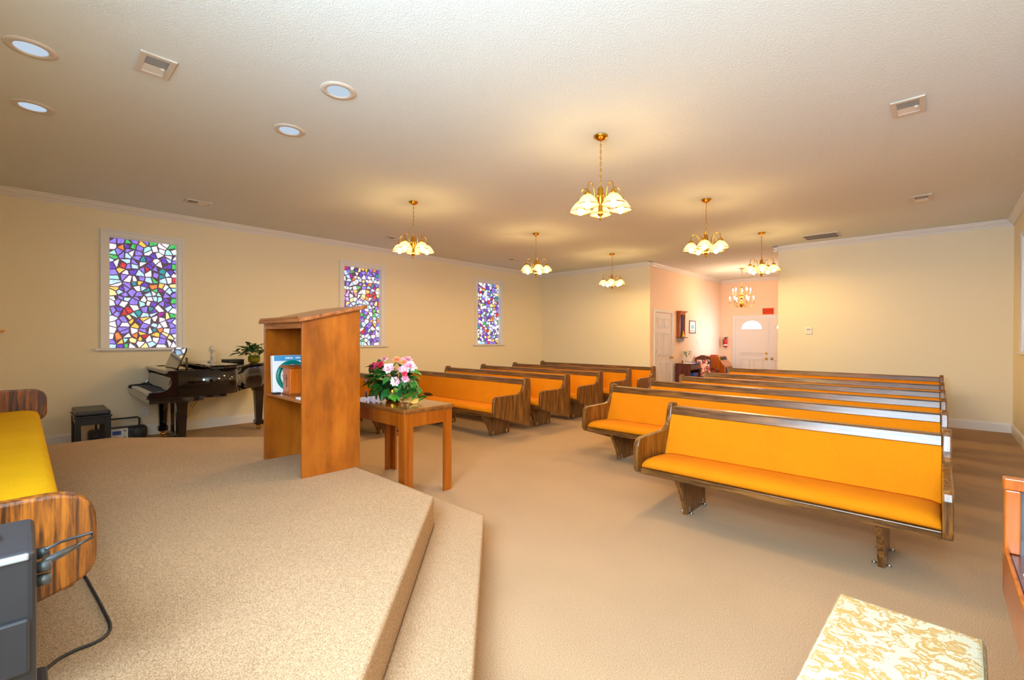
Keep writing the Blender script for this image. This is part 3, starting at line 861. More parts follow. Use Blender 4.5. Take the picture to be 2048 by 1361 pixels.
mb = MB(); mb.prism(inn, 'z', .67, .90); mb.build('soundboard', M['gold_plate'], pn)
mb = MB()
for i in range(22): mb.box(.1+.055*i, .105+.055*i, .34, .70, .901, .912)
mb.build('strings', M['bronze'], pn)
mb = MB(); mb.box(.0, UW, .02, .56, .605, .662); mb.box(.12, UW-.02, .56, .82, .632, .664); mb.build('keybed', M['black'], pn, bevel=.004)
CH = [(.0,.662), (.0,.715), (.012,.735), (.04,.742), (.13,.745), (.185,.765), (.222,.81), (.232,.86), (.222,.91), (.20,.945), (.19,.965), (.195,.985), (.21,.99), (.30,.99), (.30,.662)]
for x0 in (0, UW-.055):
    mb = MB(); mb.prism(CH, 'x', x0, x0+.055); mb.build('cheek', M['black'], pn, bevel=.006, segs=3)
mb = MB(); mb.box(.055, UW-.055, .0, .03, .655, .70); mb.build('key_slip', M['black'], pn, bevel=.004)
mb = MB(); kw = (UW-.17)/52
for i in range(52): mb.box(.085+kw*i+.0007, .085+kw*(i+1)-.0007, .03, .20, .70, .722)
mb.build('white_keys', M['ivory'], pn)
mb = MB()
for i in range(51):
    if (i % 7) in (0, 2, 3, 5, 6): mb.box(.085+kw*(i+1)-.006, .085+kw*(i+1)+.006, .09, .20, .722, .734)
mb.build('black_keys', M['blackm'], pn)
mb = MB(); mb.prism([(.195,.70), (.225,.70), (.25,.90), (.235,.905)], 'x', .055, UW-.055); mb.build('fallboard', M['black'], pn, bevel=.004)
mb = MB(); mb.box(.055, UW-.055, .19, .30, .945, .99); mb.build('front_rail', M['black'], pn, bevel=.004)
# music desk
mb = MB(); Md = Matrix.Translation((.71, .36, .99)) @ Matrix.Rotation(math.radians(-22), 4, 'X')
mb.prism([(-.36,0), (.36,0), (.36,.24), (.30,.285), (-.30,.285), (-.36,.24)], 'y', -.009, .009, M=Md); mb.build('music_desk', M['black'], pn, bevel=.003)
mb = MB(); mb.box(.30, 1.12, .30, .52, .972, .988); mb.box(.36, .38, .45, .47, .98, 1.13, M=None); mb.box(1.04, 1.06, .45, .47, .98, 1.13); mb.build('desk_tray', M['black'], pn)
# lid
lidp = [(-.012, .64)]+[(p[0]+(p[0]-.62)*.02, p[1]+(p[1]-.75)*.02) for p in curve if p[1] > .665]+[(UW*.985, .64)]
mb = MB(); mb.prism(lidp, 'z', .9915, 1.012); mb.build('lid', M['black'], pn, bevel=.004)
mb = MB(); mb.box(-.01, UW+.01, .64, .67, 1.013, 1.034); mb.box(-.01, UW*.985, .62, .98, 1.034, 1.052) if False else mb.prism([(-.01,.635), (UW+.005,.635), (UW+.005,.79), (1.34,.95), (1.27,.985), (-.01,.985)], 'z', 1.0125, 1.036)
mb.build('front_lid', M['black'], pn, bevel=.004)
def pleg(u, v, nm='leg'):
    mb = MB()
    prof = [(.075,.665), (.078,.60), (.060,.57), (.056,.52), (.042,.15), (.055,.145), (.057,.085), (.036,.07)]
    vs = []
    for r, z in prof: vs += [(u-r, v-r, z), (u+r, v-r, z), (u+r, v+r, z), (u-r, v+r, z)]
    fs = [(i*4+k, i*4+(k+1) % 4, (i+1)*4+(k+1) % 4, (i+1)*4+k) for i in range(len(prof)-1) for k in range(4)]+[(0,1,2,3), tuple(range(len(vs)-4, len(vs)))]
    mb.add(vs, fs); lg = mb.build(nm, M['black'], pn, bevel=.006)
    mb = MB(); mb.box(u-.026, u+.026, v-.02, v+.02, .045, .07); mb.lathe([(0,-.014), (.028,-.014), (.028,.014), (0,.014)], 16, M=Matrix.Translation((u, v, .028)) @ Matrix.Rotation(PI/2, 4, 'Y')); mb.build('caster', M['brass'], lg)
pleg(.16, .36); pleg(UW-.16, .36); pleg(.60, 1.46)
# lyre
ly = MB(); ly.box(.55, .575, .38, .42, .12, .62); ly.box(.845, .87, .38, .42, .12, .62); ly.box(.50, .92, .34, .44, .05, .12); ly.build('lyre', M['black'], pn)
for i in range(3):
    mb = MB(); mb.box(.62+.07*i, .65+.07*i, .25, .36, .055, .068); mb.build('pedal', M['brass'], pn)
for x in (.66, .76):
    mb = MB(); mb.tube([(x, .42, .12), (x, .70, .64)], .006, 6); mb.build('lyre_brace', M['brass'], pn)

# things on the piano
LZ = 1.012
cs = empty('crystal_candlestick', (.62, -8.22, LZ+.025), 0, 'clear crystal candlestick standing on the piano lid', 'candlestick')
mb = MB(); mb.lathe([(.055,0), (.055,.012), (.02,.03), (.016,.06), (.026,.075), (.016,.09), (.016,.13), (.028,.145), (.016,.16), (.02,.175), (.034,.18), (.034,.21), (.018,.215), (.018,.24), (0,.24)], 8, smooth=False)
mb.build('stem', M['crystal'], cs)
mb = MB(); mb.lathe([(.045,.0), (.045,.008), (0,.008)], 16, M=Matrix.Translation((0,0,.16))); mb.build('drip_dish', M['crystal'], cs)
mb = MB(); mb.box(-.14, .14, -.10, .10, 0, .05)
o = mb.build('flat_case', M['blackm'], loc=(.42, -7.90, LZ+.001), bevel=.006); o.rotation_euler = (0,0,.15); tag(o, 'flat dark case lying on the piano lid beside the plant', 'case')
pv = empty('leafy_plant', (.66, -7.68, LZ+.001), 0, 'green leaves in a yellow glass bowl on the piano lid', 'plant')
mb = MB(); mb.lathe([(.05,0), (.075,.01), (.085,.05), (.08,.09), (.088,.10), (.076,.095), (.07,.05), (.05,.015), (0,.012)], 24); mb.build('glass_bowl', M['ambglass'], pv)
rnd = random.Random(9); mb = MB()
for i in range(60):
    a = rnd.uniform(0, 2*PI); el = rnd.uniform(.1, 1.3); R = rnd.uniform(.09, .20)
    c = Vector((math.cos(a)*math.cos(el)*R*1.15, math.sin(a)*math.cos(el)*R*1.15, .09+math.sin(el)*R))
    o_ = Vector((c.x, c.y, .05)).normalized()
    leaf(mb, c, o_+Vector((rnd.uniform(-.4,.4), rnd.uniform(-.4,.4), rnd.uniform(-.6,.3))), (0,0,1), rnd.uniform(.09,.13), rnd.uniform(.07,.09), rnd.choice([0,0,1]), .3)
for i in range(4): leaf(mb, (.0, .02, .25), (math.cos(i*1.6), math.sin(i*1.6), .35), (0,0,1), .09, .05, 0, .2)
no_recalc(mb, 'foliage', [M['leafd'], M['leaf2']], pv)
mb = MB()
for i in range(14):
    a = rnd.uniform(0, 2*PI); r = rnd.uniform(.06,.14)
    mb.tube([(0,0,.03), (r*.4*math.cos(a), r*.4*math.sin(a), .1), (r*math.cos(a), r*math.sin(a), .17)], .0025, 5)
mb.tube([(0,0,.03), (0,.01,.15), (0,.02,.255)], .003, 5)
mb.build('stems', M['leafd'], pv)

# piano bench
bn = empty('piano_bench', (.74, -9.51, 0), 0, 'black leather topped piano bench by the wall beside the piano', 'bench')
mb = MB(); mb.box(-.32, .32, -.165, .165, .455, .475); mb.build('seat_frame', M['blackm'], bn, bevel=.006)
mb = MB(); mb.box(-.305, .305, -.152, .152, .475, .53); mb.build('cushion', M['leather'], bn, bevel=.018, segs=3)
mb = MB()
mb.box(-.28, .28, -.145, -.125, .37, .455); mb.box(-.28, .28, .125, .145, .37, .455); mb.box(-.30, -.28, -.125, .125, .37, .455); mb.box(.28, .30, -.125, .125, .37, .455)
mb.build('apron', M['blackm'], bn)
for sx in (-1, 1):
    for sy in (-1, 1):
        mb = MB(); x0, x1 = sorted((sx*.31, sx*.26)); y0, y1 = sorted((sy*.155, sy*.105)); mb.box(x0, x1, y0, y1, 0, .455); mb.build('leg', M['blackm'], bn, bevel=.004)
# boombox on the floor
rb = empty('portable_radio', (.22, -9.20, 0), 0, 'dark grey portable stereo with carry handle on the floor behind the piano bench', 'radio')
mb = MB(); mb.box(-.09, .09, -.30, .30, .01, .19); mb.build('body', M['amp3'], rb, bevel=.045, segs=4)
mb = MB(); mb.box(.088, .094, -.09, .09, .04, .18); cp = mb.build('control_panel', M['plastic_w'], rb, bevel=.003)
mb = MB(); mb.box(.094, .097, -.07, .02, .10, .15); mb.build('display', M['blue_paper'], cp)
for z in (.06, .15):
    mb = MB(); mb.lathe([(.014,0), (.014,.012), (0,.012)], 12, M=Matrix.Translation((.094, .055, z)) @ Matrix.Rotation(PI/2, 4, 'Y')); mb.build('knob', M['steel'], cp)
for y in (-.20, .20):
    mb = MB(); mb.lathe([(.07,0), (.065,.006), (0,.006)], 20, M=Matrix.Translation((.088, y, .10)) @ Matrix.Rotation(PI/2, 4, 'Y')); mb.build('speaker_grille', M['cord'], rb)
mb = MB(); mb.tube([(0,-.22,.16), (0,-.22,.285), (0,-.20,.30), (0,.20,.30), (0,.22,.285), (0,.22,.16)], .011, 8); mb.build('handle', M['cord'], rb)

# ------------------------------------------------------------------ karaoke amp, cable (left foreground)
am = empty('karaoke_machine', (6.88, -10.27, PH), 0, 'charcoal stereo karaoke machine with cassette decks at the lower left corner', 'stereo')
az = 1.0-PH
mb = MB(); mb.box(-.118, .118, -.21, .205, az-.34, az); mb.build('cabinet', M['amp'], am, bevel=.012, segs=3)
mb = MB(); mb.box(-.125, .130, -.23, .225, 0, az-.34); mb.build('speaker_base', M['amp2'], am, bevel=.01)
mb = MB(); mb.lathe([(.085,0), (.085,.006), (.07,.012), (.045,.012), (.04,.02), (0,.02)], 32, M=Matrix.Translation((0, .07, az))); mb.build('disc_lid', M['amp3'], am)
for y0, y1 in ((.01, .195), (-.19, -.01)):
    mb = MB(); mb.box(.118, .128, y0, y1, az-.22, az-.12); dk = mb.build('cassette_door', M['amp'], am, bevel=.004)
    mb = MB(); mb.box(.128, .134, y0+.02, y1-.04, az-.135, az-.125); mb.build('door_lip', M['plastic_g'], dk)
    mb = MB(); mb.box(.118, .128, y0, y1, az-.31, az-.24); dk = mb.build('cassette_door', M['amp'], am, bevel=.004)
    mb = MB(); mb.box(.128, .134, y0+.02, y1-.04, az-.252, az-.242); mb.build('door_lip', M['plastic_g'], dk)
mb = MB(); mb.box(.114, .1225, -.20, .195, az-.014, az-.002); mb.build('trim_strip', M['plastic_g'], am, bevel=.003)  # pale strip standing in for the highlight along the cabinet ridge
for x, z in ((.02, az-.04), (.085, az-.045), (.085, az-.07)):
    mb = MB(); mb.lathe([(.011,0), (.011,.02), (0,.02)], 12, M=Matrix.Translation((x, .205, z)) @ Matrix.Rotation(-PI/2, 4, 'X')); mb.build('jack_knob', M['steel_d'], am)
pc = empty('microphone_plug', (6.955, -10.065, .955), 0, 'silver grey plug with a looped lead stuck in the karaoke machine', 'plug')
mb = MB(); mb.tube([(0,.002,0), (-.02,.03,.004), (-.04,.06,.008)], [.006,.008,.005], 8); mb.build('plug_body', M['steel_d'], pc)
mb = MB(); mb.tube([(-.04,.06,.008), (-.06,.085,.012), (-.066,.084,.02), (-.02,.035,.03), (0,.012,.028)], .003, 6); mb.build('lead', M['cord'], pc)
mb = MB()
cpts = [(5.15,-9.99,PH+.006), (5.45,-9.91,PH+.006), (5.73,-9.885,PH+.006), (5.95,-9.872,PH+.006), (6.06,-9.868,PH+.006), (6.12,-9.88,PH+.006), (6.15,-9.915,PH+.006), (6.155,-9.965,PH+.006), (6.19,-10.02,PH+.006), (6.32,-10.09,PH+.006), (6.62,-10.2,PH+.006)]
xy = spline([(a, b) for a, b, c in cpts], 5)
mb.tube([(a, b, PH+.0055) for a, b in xy], .0052, 8)
tag(mb.build('power_cord', M['cord']), 'black cord curling over the platform carpet in front of the mustard bench', 'cord')

# ------------------------------------------------------------------ right foreground: stool and stand
st = empty('upholstered_stool', (8.145, -8.43, 0), math.radians(-2), 'low stool with yellow and cream brocade seat, lower right', 'stool')
mb = MB(); mb.box(-.183, .183, -.33, .325, .43, .50); mb.build('seat_cushion', brocade(), st, bevel=.02, segs=4)
mb = MB()
z = .492
mb.tube([(-.172,-.318,z), (.172,-.318,z), (.172,.314,z), (-.172,.314,z)], .006, 6, closed=True); mb.build('piping', plain('cream_piping', srgb(200,196,160), .6), st)
mb = MB(); mb.box(-.165, .165, -.31, .305, .36, .43); mb.build('seat_frame', M['cherry'], st, bevel=.004)
for sx in (-1, 1):
    for sy in (-1, 1):
        mb = MB(); mb.tube([(sx*.14, sy*.28, 0), (sx*.145, sy*.285, .36)], [.016,.024], 10); mb.build('leg', M['cherry'], st)
sd = empty('wooden_stand', (8.720, -8.42, 0), 0, 'glossy wooden stand with a raised framed slate panel, cut off by the right edge', 'stand')
mb = MB(); mb.box(-.326, .30, -.55, .50, .69, .725); mb.build('top', M['maho_x'], sd, bevel=.006)
mb = MB(); mb.box(-.336, -.3262, -.55, .451, .60, .742); mb.box(-.336, -.3262, .451, .50, .60, .7250); mb.build('side_cheek', M['cherry'], sd, bevel=.005)
mb = MB(); mb.box(-.318, .30, .47, .49, .60, .69); mb.box(-.318, .30, -.55, -.53, .60, .69); mb.build('apron', M['cherry'], sd)
fr = MB(); fr.box(-.335, -.30, .455, .49, .7255, .9245); fr.box(.265, .30, .455, .49, .7255, .9245); fr.box(-.338, .303, .452, .493, .925, .962)
fr.build('panel_frame', M['cherry'], sd, bevel=.004)
mb = MB(); mb.box(-.30, .265, .466, .482, .725, .925); mb.build('slate_panel', M['greyp'], sd)
mb = MB(); mb.box(-.10, .24, -.42, .42, 0, .60); mb.build('pedestal', M['cherry'], sd, bevel=.004)
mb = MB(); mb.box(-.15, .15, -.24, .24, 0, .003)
o = mb.build('paper_sheet', M['paper'], loc=(8.56, -8.37, .7255)); tag(o, 'bright white sheet of paper lying on the wooden stand', 'paper')  # white sheet paints in the bright reflection on the glossy stand top

# ------------------------------------------------------------------ chandeliers
def chandelier():
    root = empty('chandelier')
    mb = MB(); mb.lathe([(.0,0), (.062,0), (.064,-.008), (.05,-.022), (.032,-.034), (.01,-.042), (0,-.044)], 24); mb.build('canopy', M['brass'], root)
    mb = MB()
    z = -.044; k = 0
    while z > -.445:
        a = (k % 2)*PI/2
        mb.tube([(.007*math.cos(a)*math.cos(t), .007*math.sin(a)*math.cos(t), z-.016+.018*math.sin(t)) for t in [2*PI*i/8 for i in range(8)]], .0018, 4, closed=True)
        z -= .027; k += 1
    mb.tube([(.003*math.sin(i*1.7), .003*math.cos(i*1.7), -.044-.0203*i) for i in range(21)], .0022, 5)
    mb.build('chain', M['brass'], root)
    mb = MB(); mb.lathe([(0,-.445), (.010,-.448), (.012,-.455), (.022,-.462), (.027,-.475), (.021,-.490), (.026,-.498), (.028,-.51), (.030,-.56), (.022,-.59), (.018,-.655), (.026,-.665), (.032,-.69), (.024,-.705), (.012,-.715), (.015,-.73), (.006,-.745), (0,-.75)], 20)
    mb.build('column', M['brass'], root)
    for i in range(5):
        a = 2*PI*i/5; c, s = math.cos(a), math.sin(a)
        def P(r, z): return (r*c, r*s, z)
        mb = MB()
        rz = spline([(.026,-.61), (.055,-.625), (.078,-.59), (.090,-.52), (.112,-.462), (.146,-.445), (.176,-.468), (.185,-.54)], 4)
        mb.tube([P(r, z) for r, z in rz], .0045, 7)
        sc = spline([(.03,-.55), (.052,-.53), (.060,-.555), (.045,-.575), (.036,-.56)], 4)
        mb.tube([P(r, z) for r, z in sc], .003, 5)
        arm = mb.build('arm', M['brass'], root)
        mb = MB(); mb.lathe([(.0,-.525), (.012,-.527), (.026,-.538), (.030,-.556), (.026,-.566), (0,-.566)], 16, c=P(.185, 0)); mb.build('socket_cap', M['brass'], arm)
        mb = MB(); mb.shell([(.027,-.562), (.044,-.572), (.062,-.592), (.078,-.616), (.090,-.638), (.097,-.648)], 24, c=P(.185, 0)); sh = mb.build('glass_shade', M['shade'], root, recalc=False)
        mb = MB(); R = .098; cx, cy, _ = P(.185, 0)
        mb.tube([(cx+R*math.cos(t), cy+R*math.sin(t), -.650) for t in [2*PI*k/28 for k in range(28)]], .0035, 6, closed=True); mb.build('shade_rim', M['bronze'], sh)
        mb = MB(); mb.ball((cx, cy, -.648), (.027,.027,.032), 14, 8); mb.build('bulb', M['bulb'], root)
    return root
ch = chandelier()
cpos = [((6.03,-6.58), 47, 'brass chandelier nearest the camera, highest in the picture'), ((3.15,-6.55), 47, 'leftmost brass chandelier with bell shades, above the lectern side'),
        ((3.17,-4.06), 25, 'brass chandelier above the middle of the left pews'), ((3.15,-1.52), 5, 'small looking brass chandelier in front of the back wall, left of the foyer'),
        ((6.03,-4.06), 5, 'brass chandelier above the middle of the right pews'), ((6.03,-1.53), 15, 'brass bell shade chandelier hanging by the foyer opening')]
for i, ((x, y), rz, lb) in enumerate(cpos):
    o = ch if i == 0 else copy_tree(ch)
    o.location = (x, y, H); 
    va = math.degrees(math.atan2(y+10.085, x-8.228))
    o.rotation_euler = (0, 0, math.radians(va+rz-47)); tag(o, lb, 'chandelier', 'brass chandeliers with bell shades')
# foyer candle chandelier
fc = empty('candle_chandelier', (4.555, 2.44, H), 0, 'two tier brass candle chandelier in the foyer', 'chandelier')
mb = MB(); mb.lathe([(0,0), (.06,0), (.06,-.012), (.02,-.03), (0,-.03)], 20); mb.build('canopy', M['brass'], fc)
mb = MB(); mb.tube([(0,0,-.03), (0,0,-.46)], .006, 6); mb.build('rod', M['brass'], fc)
mb = MB(); mb.lathe([(0,-.45), (.015,-.46), (.03,-.50), (.015,-.54), (.014,-.62), (.035,-.66), (.05,-.72), (.03,-.78), (.018,-.82), (.04,-.86), (.06,-.92), (.045,-.97), (.015,-.99), (.02,-1.0), (0,-1.01)], 20); mb.build('column', M['brass'], fc)
for tier, (nn, R, zz, z0, off) in enumerate(((6, .27, -.87, -.95, .2), (5, .21, -.66, -.72, .55))):
    for i in range(nn):
        a = 2*PI*i/nn+off; c, s = math.cos(a), math.sin(a)
        mb = MB(); rz = spline([(.03, z0+.03), (.10, z0-.03), (.18*R/.27, z0-.03), (R, z0+.02), (R, zz)], 4)
        mb.tube([(r*c, r*s, z) for r, z in rz], .005, 6)
        mb.lathe([(0,0), (.03,.004), (.034,.012), (.012,.012), (.012,.02), (0,.02)], 14, c=(R*c, R*s, zz)); arm = mb.build('arm', M['brass'], fc)
        mb = MB(); mb.lathe([(.010,.02), (.010,.085), (0,.085)], 10, c=(R*c, R*s, zz)); mb.build('candle_sleeve', M['candle'], arm)
        mb = MB(); mb.lathe([(0,.085), (.012,.10), (.014,.115), (.008,.135), (0,.155)], 10, c=(R*c, R*s, zz)); mb.build('candle_bulb', M['candle_bulb'], fc)

# ------------------------------------------------------------------ ceiling fittings
cans = [((4.09,-10.04), 'recessed ceiling light nearest the left edge, lower row by the platform wall, larger'), ((5.03,-8.51), 'recessed ceiling light right of the square ceiling vent, nearer of the middle pair'),
        ((3.05,-10.02), 'recessed ceiling light at the left edge, below the largest one'), ((4.11,-8.50), 'recessed ceiling light in the middle pair, farther and lower one')]
cans[0] = (cans[0][0], 'largest looking recessed ceiling light, in the upper left corner')
def can():
    r = empty('recessed_light')
    mb = MB(); mb.shell([(.078,-.004), (.085,-.010), (.118,-.008), (.124,0)], 36); mb.build('trim_ring', M['vent'], r)
    mb = MB(); mb.lathe([(.080,-.0035), (.080,-.0015), (0,-.0015)], 32); mb.build('reflector', M['can_in'], r)
    return r
c0 = can()
for i, ((x, y), lb) in enumerate(cans):
    o = c0 if i == 0 else copy_tree(c0)
    o.location = (x, y, H); tag(o, lb, 'ceiling light', 'recessed ceiling lights')
def vent(w, d, lab, x, y, rz=0, split='+'):
    """supply register: frame, half dark louvres and half pale deflector; w along X, d along Y"""
    r = empty('ceiling_vent', (x, y, H), rz, lab, 'vent', 'supply vents in the ceiling')
    fx, fy = w/2, d/2; b = .035
    mb = MB(); mb.box(-fx, fx, -fy, -fy+b, -.012, 0); mb.box(-fx, fx, fy-b, fy, -.012, 0); mb.box(-fx, -fx+b, -fy+b, fy-b, -.012, 0); mb.box(fx-b, fx, -fy+b, fy-b, -.012, 0)
    mb.build('frame', M['vent'], r, bevel=.003)
    mb = MB(); mb.box(-fx+b, fx-b, -fy+b, fy-b, -.003, -.0005); mb.build('duct', M['vent_d'], r)
    mb = MB(); n = 9; ix = fx-b; iy = fy-b
    for i in range(n):
        x0 = .002+ix*i/n if split == '+' else -ix+ix*i/n
        mb.box(x0, x0+ix/n*.55, -iy, iy, -.010, -.003)
    mb.build('louvres', M['slat'], r)
    mb = MB()
    if split == '+': mb.box(-ix, 0, -iy, iy, -.009, -.003)
    else: mb.box(0, ix, -iy, iy, -.009, -.003)
    mb.build('deflector', M['plastic_w'], r)
    mb = MB(); mb.box(-.004, .004, iy-.03, iy-.01, -.024, -.008); mb.build('lever', M['vent'], r)
    return r
vent(.29, .19, 'square supply vent in the ceiling between the recessed lights', 4.44, -9.48)
vent(.30, .20, 'supply vent in the upper right part of the ceiling', 8.05, -5.43, -PI/2)
vent(.36, .20, 'supply vent near the back right corner of the ceiling', 8.065, -2.29, -PI/2)
vent(.29, .19, 'supply vent in the ceiling above the piano side window', 1.02, -8.48, -PI/2)
vent(.29, .19, 'supply vent in the ceiling partly behind the leftmost chandelier', 1.06, -5.50, -PI/2)
vent(.29, .19, 'supply vent in the ceiling near the back left corner', 1.13, -2.42, -PI/2)
rg = empty('return_grille', (6.725, -.575, H), 0, 'dark slatted return air grille in the ceiling by the back wall', 'vent')
mb = MB(); b = .022; fx, fy = .26, .235
mb.box(-fx, fx, -fy, -fy+b, -.012, 0); mb.box(-fx, fx, fy-b, fy, -.012, 0); mb.box(-fx, -fx+b, -fy+b, fy-b, -.012, 0); mb.box(fx-b, fx, -fy+b, fy-b, -.012, 0)
mb.build('frame', M['vent'], rg)
mb = MB(); mb.box(-fx+b, fx-b, -fy+b, fy-b, -.003, -.0005); mb.build('duct', M['grille_d'], rg)
mb = MB()
for i in range(4): mb.box(-fx+b, fx-b, -fy+b+.08*i+.07, -fy+b+.08*i+.08, -.011, -.003)
mb.build('louvres', M['slat'], rg)

# ------------------------------------------------------------------ wall fittings
def plate(name, loc, rz, label, cat, kind='outlet', w=.075, h=.12):
    r = empty(name, loc, rz, label, cat)
    mb = MB(); mb.box(-w/2, w/2, -.007, 0, -h/2, h/2); mb.build('cover_plate', M['plastic_w'], r, bevel=.003)
    if kind == 'outlet':
        for z in (-.027, .027):
            mb = MB(); mb.box(-.018, .018, -.010, -.007, z-.018, z+.018); s = mb.build('socket', M['plastic_w'], r)
            mb = MB(); mb.box(-.009, -.006, -.0108, -.0098, z-.008, z+.008); mb.box(.006, .009, -.0108, -.0098, z-.008, z+.008); mb.build('slots', M['outlet_d'], s)
    else:
        for x in ([0] if w < .1 else [-.03, .03]):
            mb = MB(); mb.box(x-.006, x+.006, -.016, -.007, -.014, .014); mb.build('toggle', M['plastic_w'], r)
    return r
plate('wall_outlet', (.0, -8.885, .34), PI/2, 'white wall outlet below the piano keyboard', 'outlet')
plate('light_switch', (FX0, 2.87, 1.30), PI/2, 'white double switch plate on the foyer wall, upper one', 'switch', 'switch', .11, .12)
plate('light_switch', (FX0, 3.08, 1.18), PI/2, 'white switch plate on the foyer wall, lower right one', 'switch', 'switch', .075, .12)
plate('wall_jack', (FX0, 4.03, 1.05), PI/2, 'small wall jack plate above the patterned rocking chair', 'outlet', 'switch', .05, .08)
th = empty('thermostat', (6.45, 0, 1.552), 0, 'white thermostat on the back wall right of the foyer', 'thermostat')
mb = MB(); mb.box(-.055, .055, -.024, .002, -.062, .062); mb.build('housing', M['plastic_w'], th, bevel=.006)
mb = MB(); mb.box(-.032, .034, -.0255, -.0235, .008, .036); mb.build('display', M['plastic_g'], th)
mb = MB(); mb.box(-.03, -.01, -.0265, -.0235, -.03, -.02); mb.box(.01, .03, -.0265, -.0235, -.03, -.02); mb.build('button', M['slat'], th)
# EXIT sign
ex = empty('exit_sign', (4.60, FY, 2.20), 0, 'red EXIT sign above the entrance doors', 'exit sign')
mb = MB(); mb.box(-.14, .14, -.035, 0, -.088, .088); mb.build('sign_box', M['red'], ex, bevel=.004)
mb = MB(); mb.box(-.132, .132, -.037, -.035, -.08, .08); mb.build('lit_face', M['exit_red'], ex)
text_mesh('letters', 'EXIT', .145, M['exit_dark'], ex, Matrix.Translation((0, -.0395, 0)) @ Matrix.Rotation(PI/2, 4, 'X'), .0015)
# extinguisher
fe = empty('fire_extinguisher', (3.44, FY-.075, 1.13), 0, 'red fire extinguisher hanging on the foyer end wall', 'fire extinguisher')
mb = MB(); mb.lathe([(.045,0), (.055,.006), (.056,.20), (.05,.235), (.028,.26), (.022,.265), (0,.265)], 24); mb.build('cylinder', M['red'], fe)
mb = MB(); mb.lathe([(.0,.265), (.02,.265), (.02,.30), (0,.30)], 12); mb.box(-.012, .075, -.01, .01, .30, .315); mb.box(-.012, .06, -.01, .01, .275, .285); mb.build('valve_handle', M['ink'], fe)
mb = MB(); mb.tube([(-.01,-.02,.29), (-.05,-.03,.27), (-.066,-.02,.2), (-.062,-.01,.07)], .008, 8); mb.build('hose', M['ink'], fe)
mb = MB(); mb.shell([(.0568,.05), (.0568,.09)], 24); mb.build('label_band', M['paper'], fe)
mb = MB(); mb.box(-.03, .03, .05, .078, .12, .22); mb.build('bracket', M['steel'], fe)
# small shelf end at the far left edge
mb = MB(); mb.box(0, .16, -.30, .0, 0, .022); mb.prism([(0,0), (.12,0), (0,-.10)], 'y', -.20, -.18)
tag(mb.build('wall_shelf', M['straw'], loc=(0, -10.215, 1.455), bevel=.003), 'tan wall shelf end at the far left edge', 'shelf')

# ------------------------------------------------------------------ foyer furniture
wc = empty('wall_niche', (FX0, 1.68, 1.31), PI/2, 'tall wooden wall niche with dark picture and carved base on the foyer wall', 'wall shelf')
w = .17
mb = MB(); mb.box(-w, w, -.02, 0, .12, .78); mb.box(-w, -w+.03, -.09, -.02, .12, .78); mb.box(w-.03, w, -.09, -.02, .12, .78); mb.box(-w+.03, w-.03, -.09, -.02, .70, .78); mb.build('case', M['cherry'], wc)
mb = MB(); mb.box(-w-.045, w+.045, -.135, 0, .78, .80); mb.box(-w-.02, w+.02, -.11, 0, .765, .78); mb.build('cornice', M['cherry'], wc)
mb = MB(); mb.box(-w+.03, w-.03, -.026, -.0205, .14, .70); pc_ = mb.build('dark_picture', plain('dark_painting', srgb(30,26,34), .3), wc)
mb = MB(); mb.ball((-.02,-.027,.50), (.035,.004,.05), 12, 8); mb.build('pale_figure', plain('painted_face', srgb(214,160,140), .6), pc_)
mb = MB(); mb.prism([(-.11,.16), (-.05,.16), (-.04,.44), (-.09,.46)], 'y', -.029, -.026); mb.build('blue_patch', M['blue_paper'], pc_)
mb = MB(); mb.box(-w-.02, w+.02, -.15, 0, .10, .12); mb.build('ledge', M['maho'], wc)
mb = MB(); mb.prism([(-w+.01,.10), (w-.01,.10), (w-.03,.02), (.05,.0), (-.05,.0), (-w+.03,.02)], 'y', -.07, 0); mb.build('carved_base', M['plastic_g'], wc)
gf = empty('gold_figurine', (FX0+.10, 1.68, 1.43), 0, 'small golden figurine on the ledge of the wooden wall niche', 'figurine')
mb = MB(); mb.lathe([(.05,0), (.055,.02), (.04,.06), (.028,.10), (.022,.12), (.012,.125)], 14); mb.build('robe', plain('gold_leaf', srgb(226,176,60), .35, .5), gf)
mb = MB(); mb.ball((0,0,.14), (.02,.02,.026), 12, 8); mb.build('head', plain('gold_head', srgb(222,180,90), .4, .3), gf)
pf = empty('picture_frame', (FX0, 2.53, 1.715), PI/2, 'small wood framed picture on the foyer wall right of the niche', 'picture')
mb = MB(); a, b_, t = .22, .175, .026
mb.box(-a, a, -.02, 0, b_-t, b_); mb.box(-a, a, -.02, 0, -b_, -b_+t); mb.box(-a, -a+t, -.02, 0, -b_+t, b_-t); mb.box(a-t, a, -.02, 0, -b_+t, b_-t); mb.build('frame', M['maho'], pf, bevel=.003)
mb = MB(); mb.box(-a+t, a-t, -.008, -.001, -b_+t, b_-t); pp = mb.build('print', M['paper'], pf)
mb = MB(); mb.ball((.01,-.0085,.0), (.10,.0015,.06), 14, 6); mb.build('pale_blue_motif', plain('pale_blue_ink', srgb(150,190,206), .6), pp)
mb = MB(); mb.box(-.13, .13, -.0095, -.008, -.12, -.09); mb.build('caption_band', M['straw'], pp)
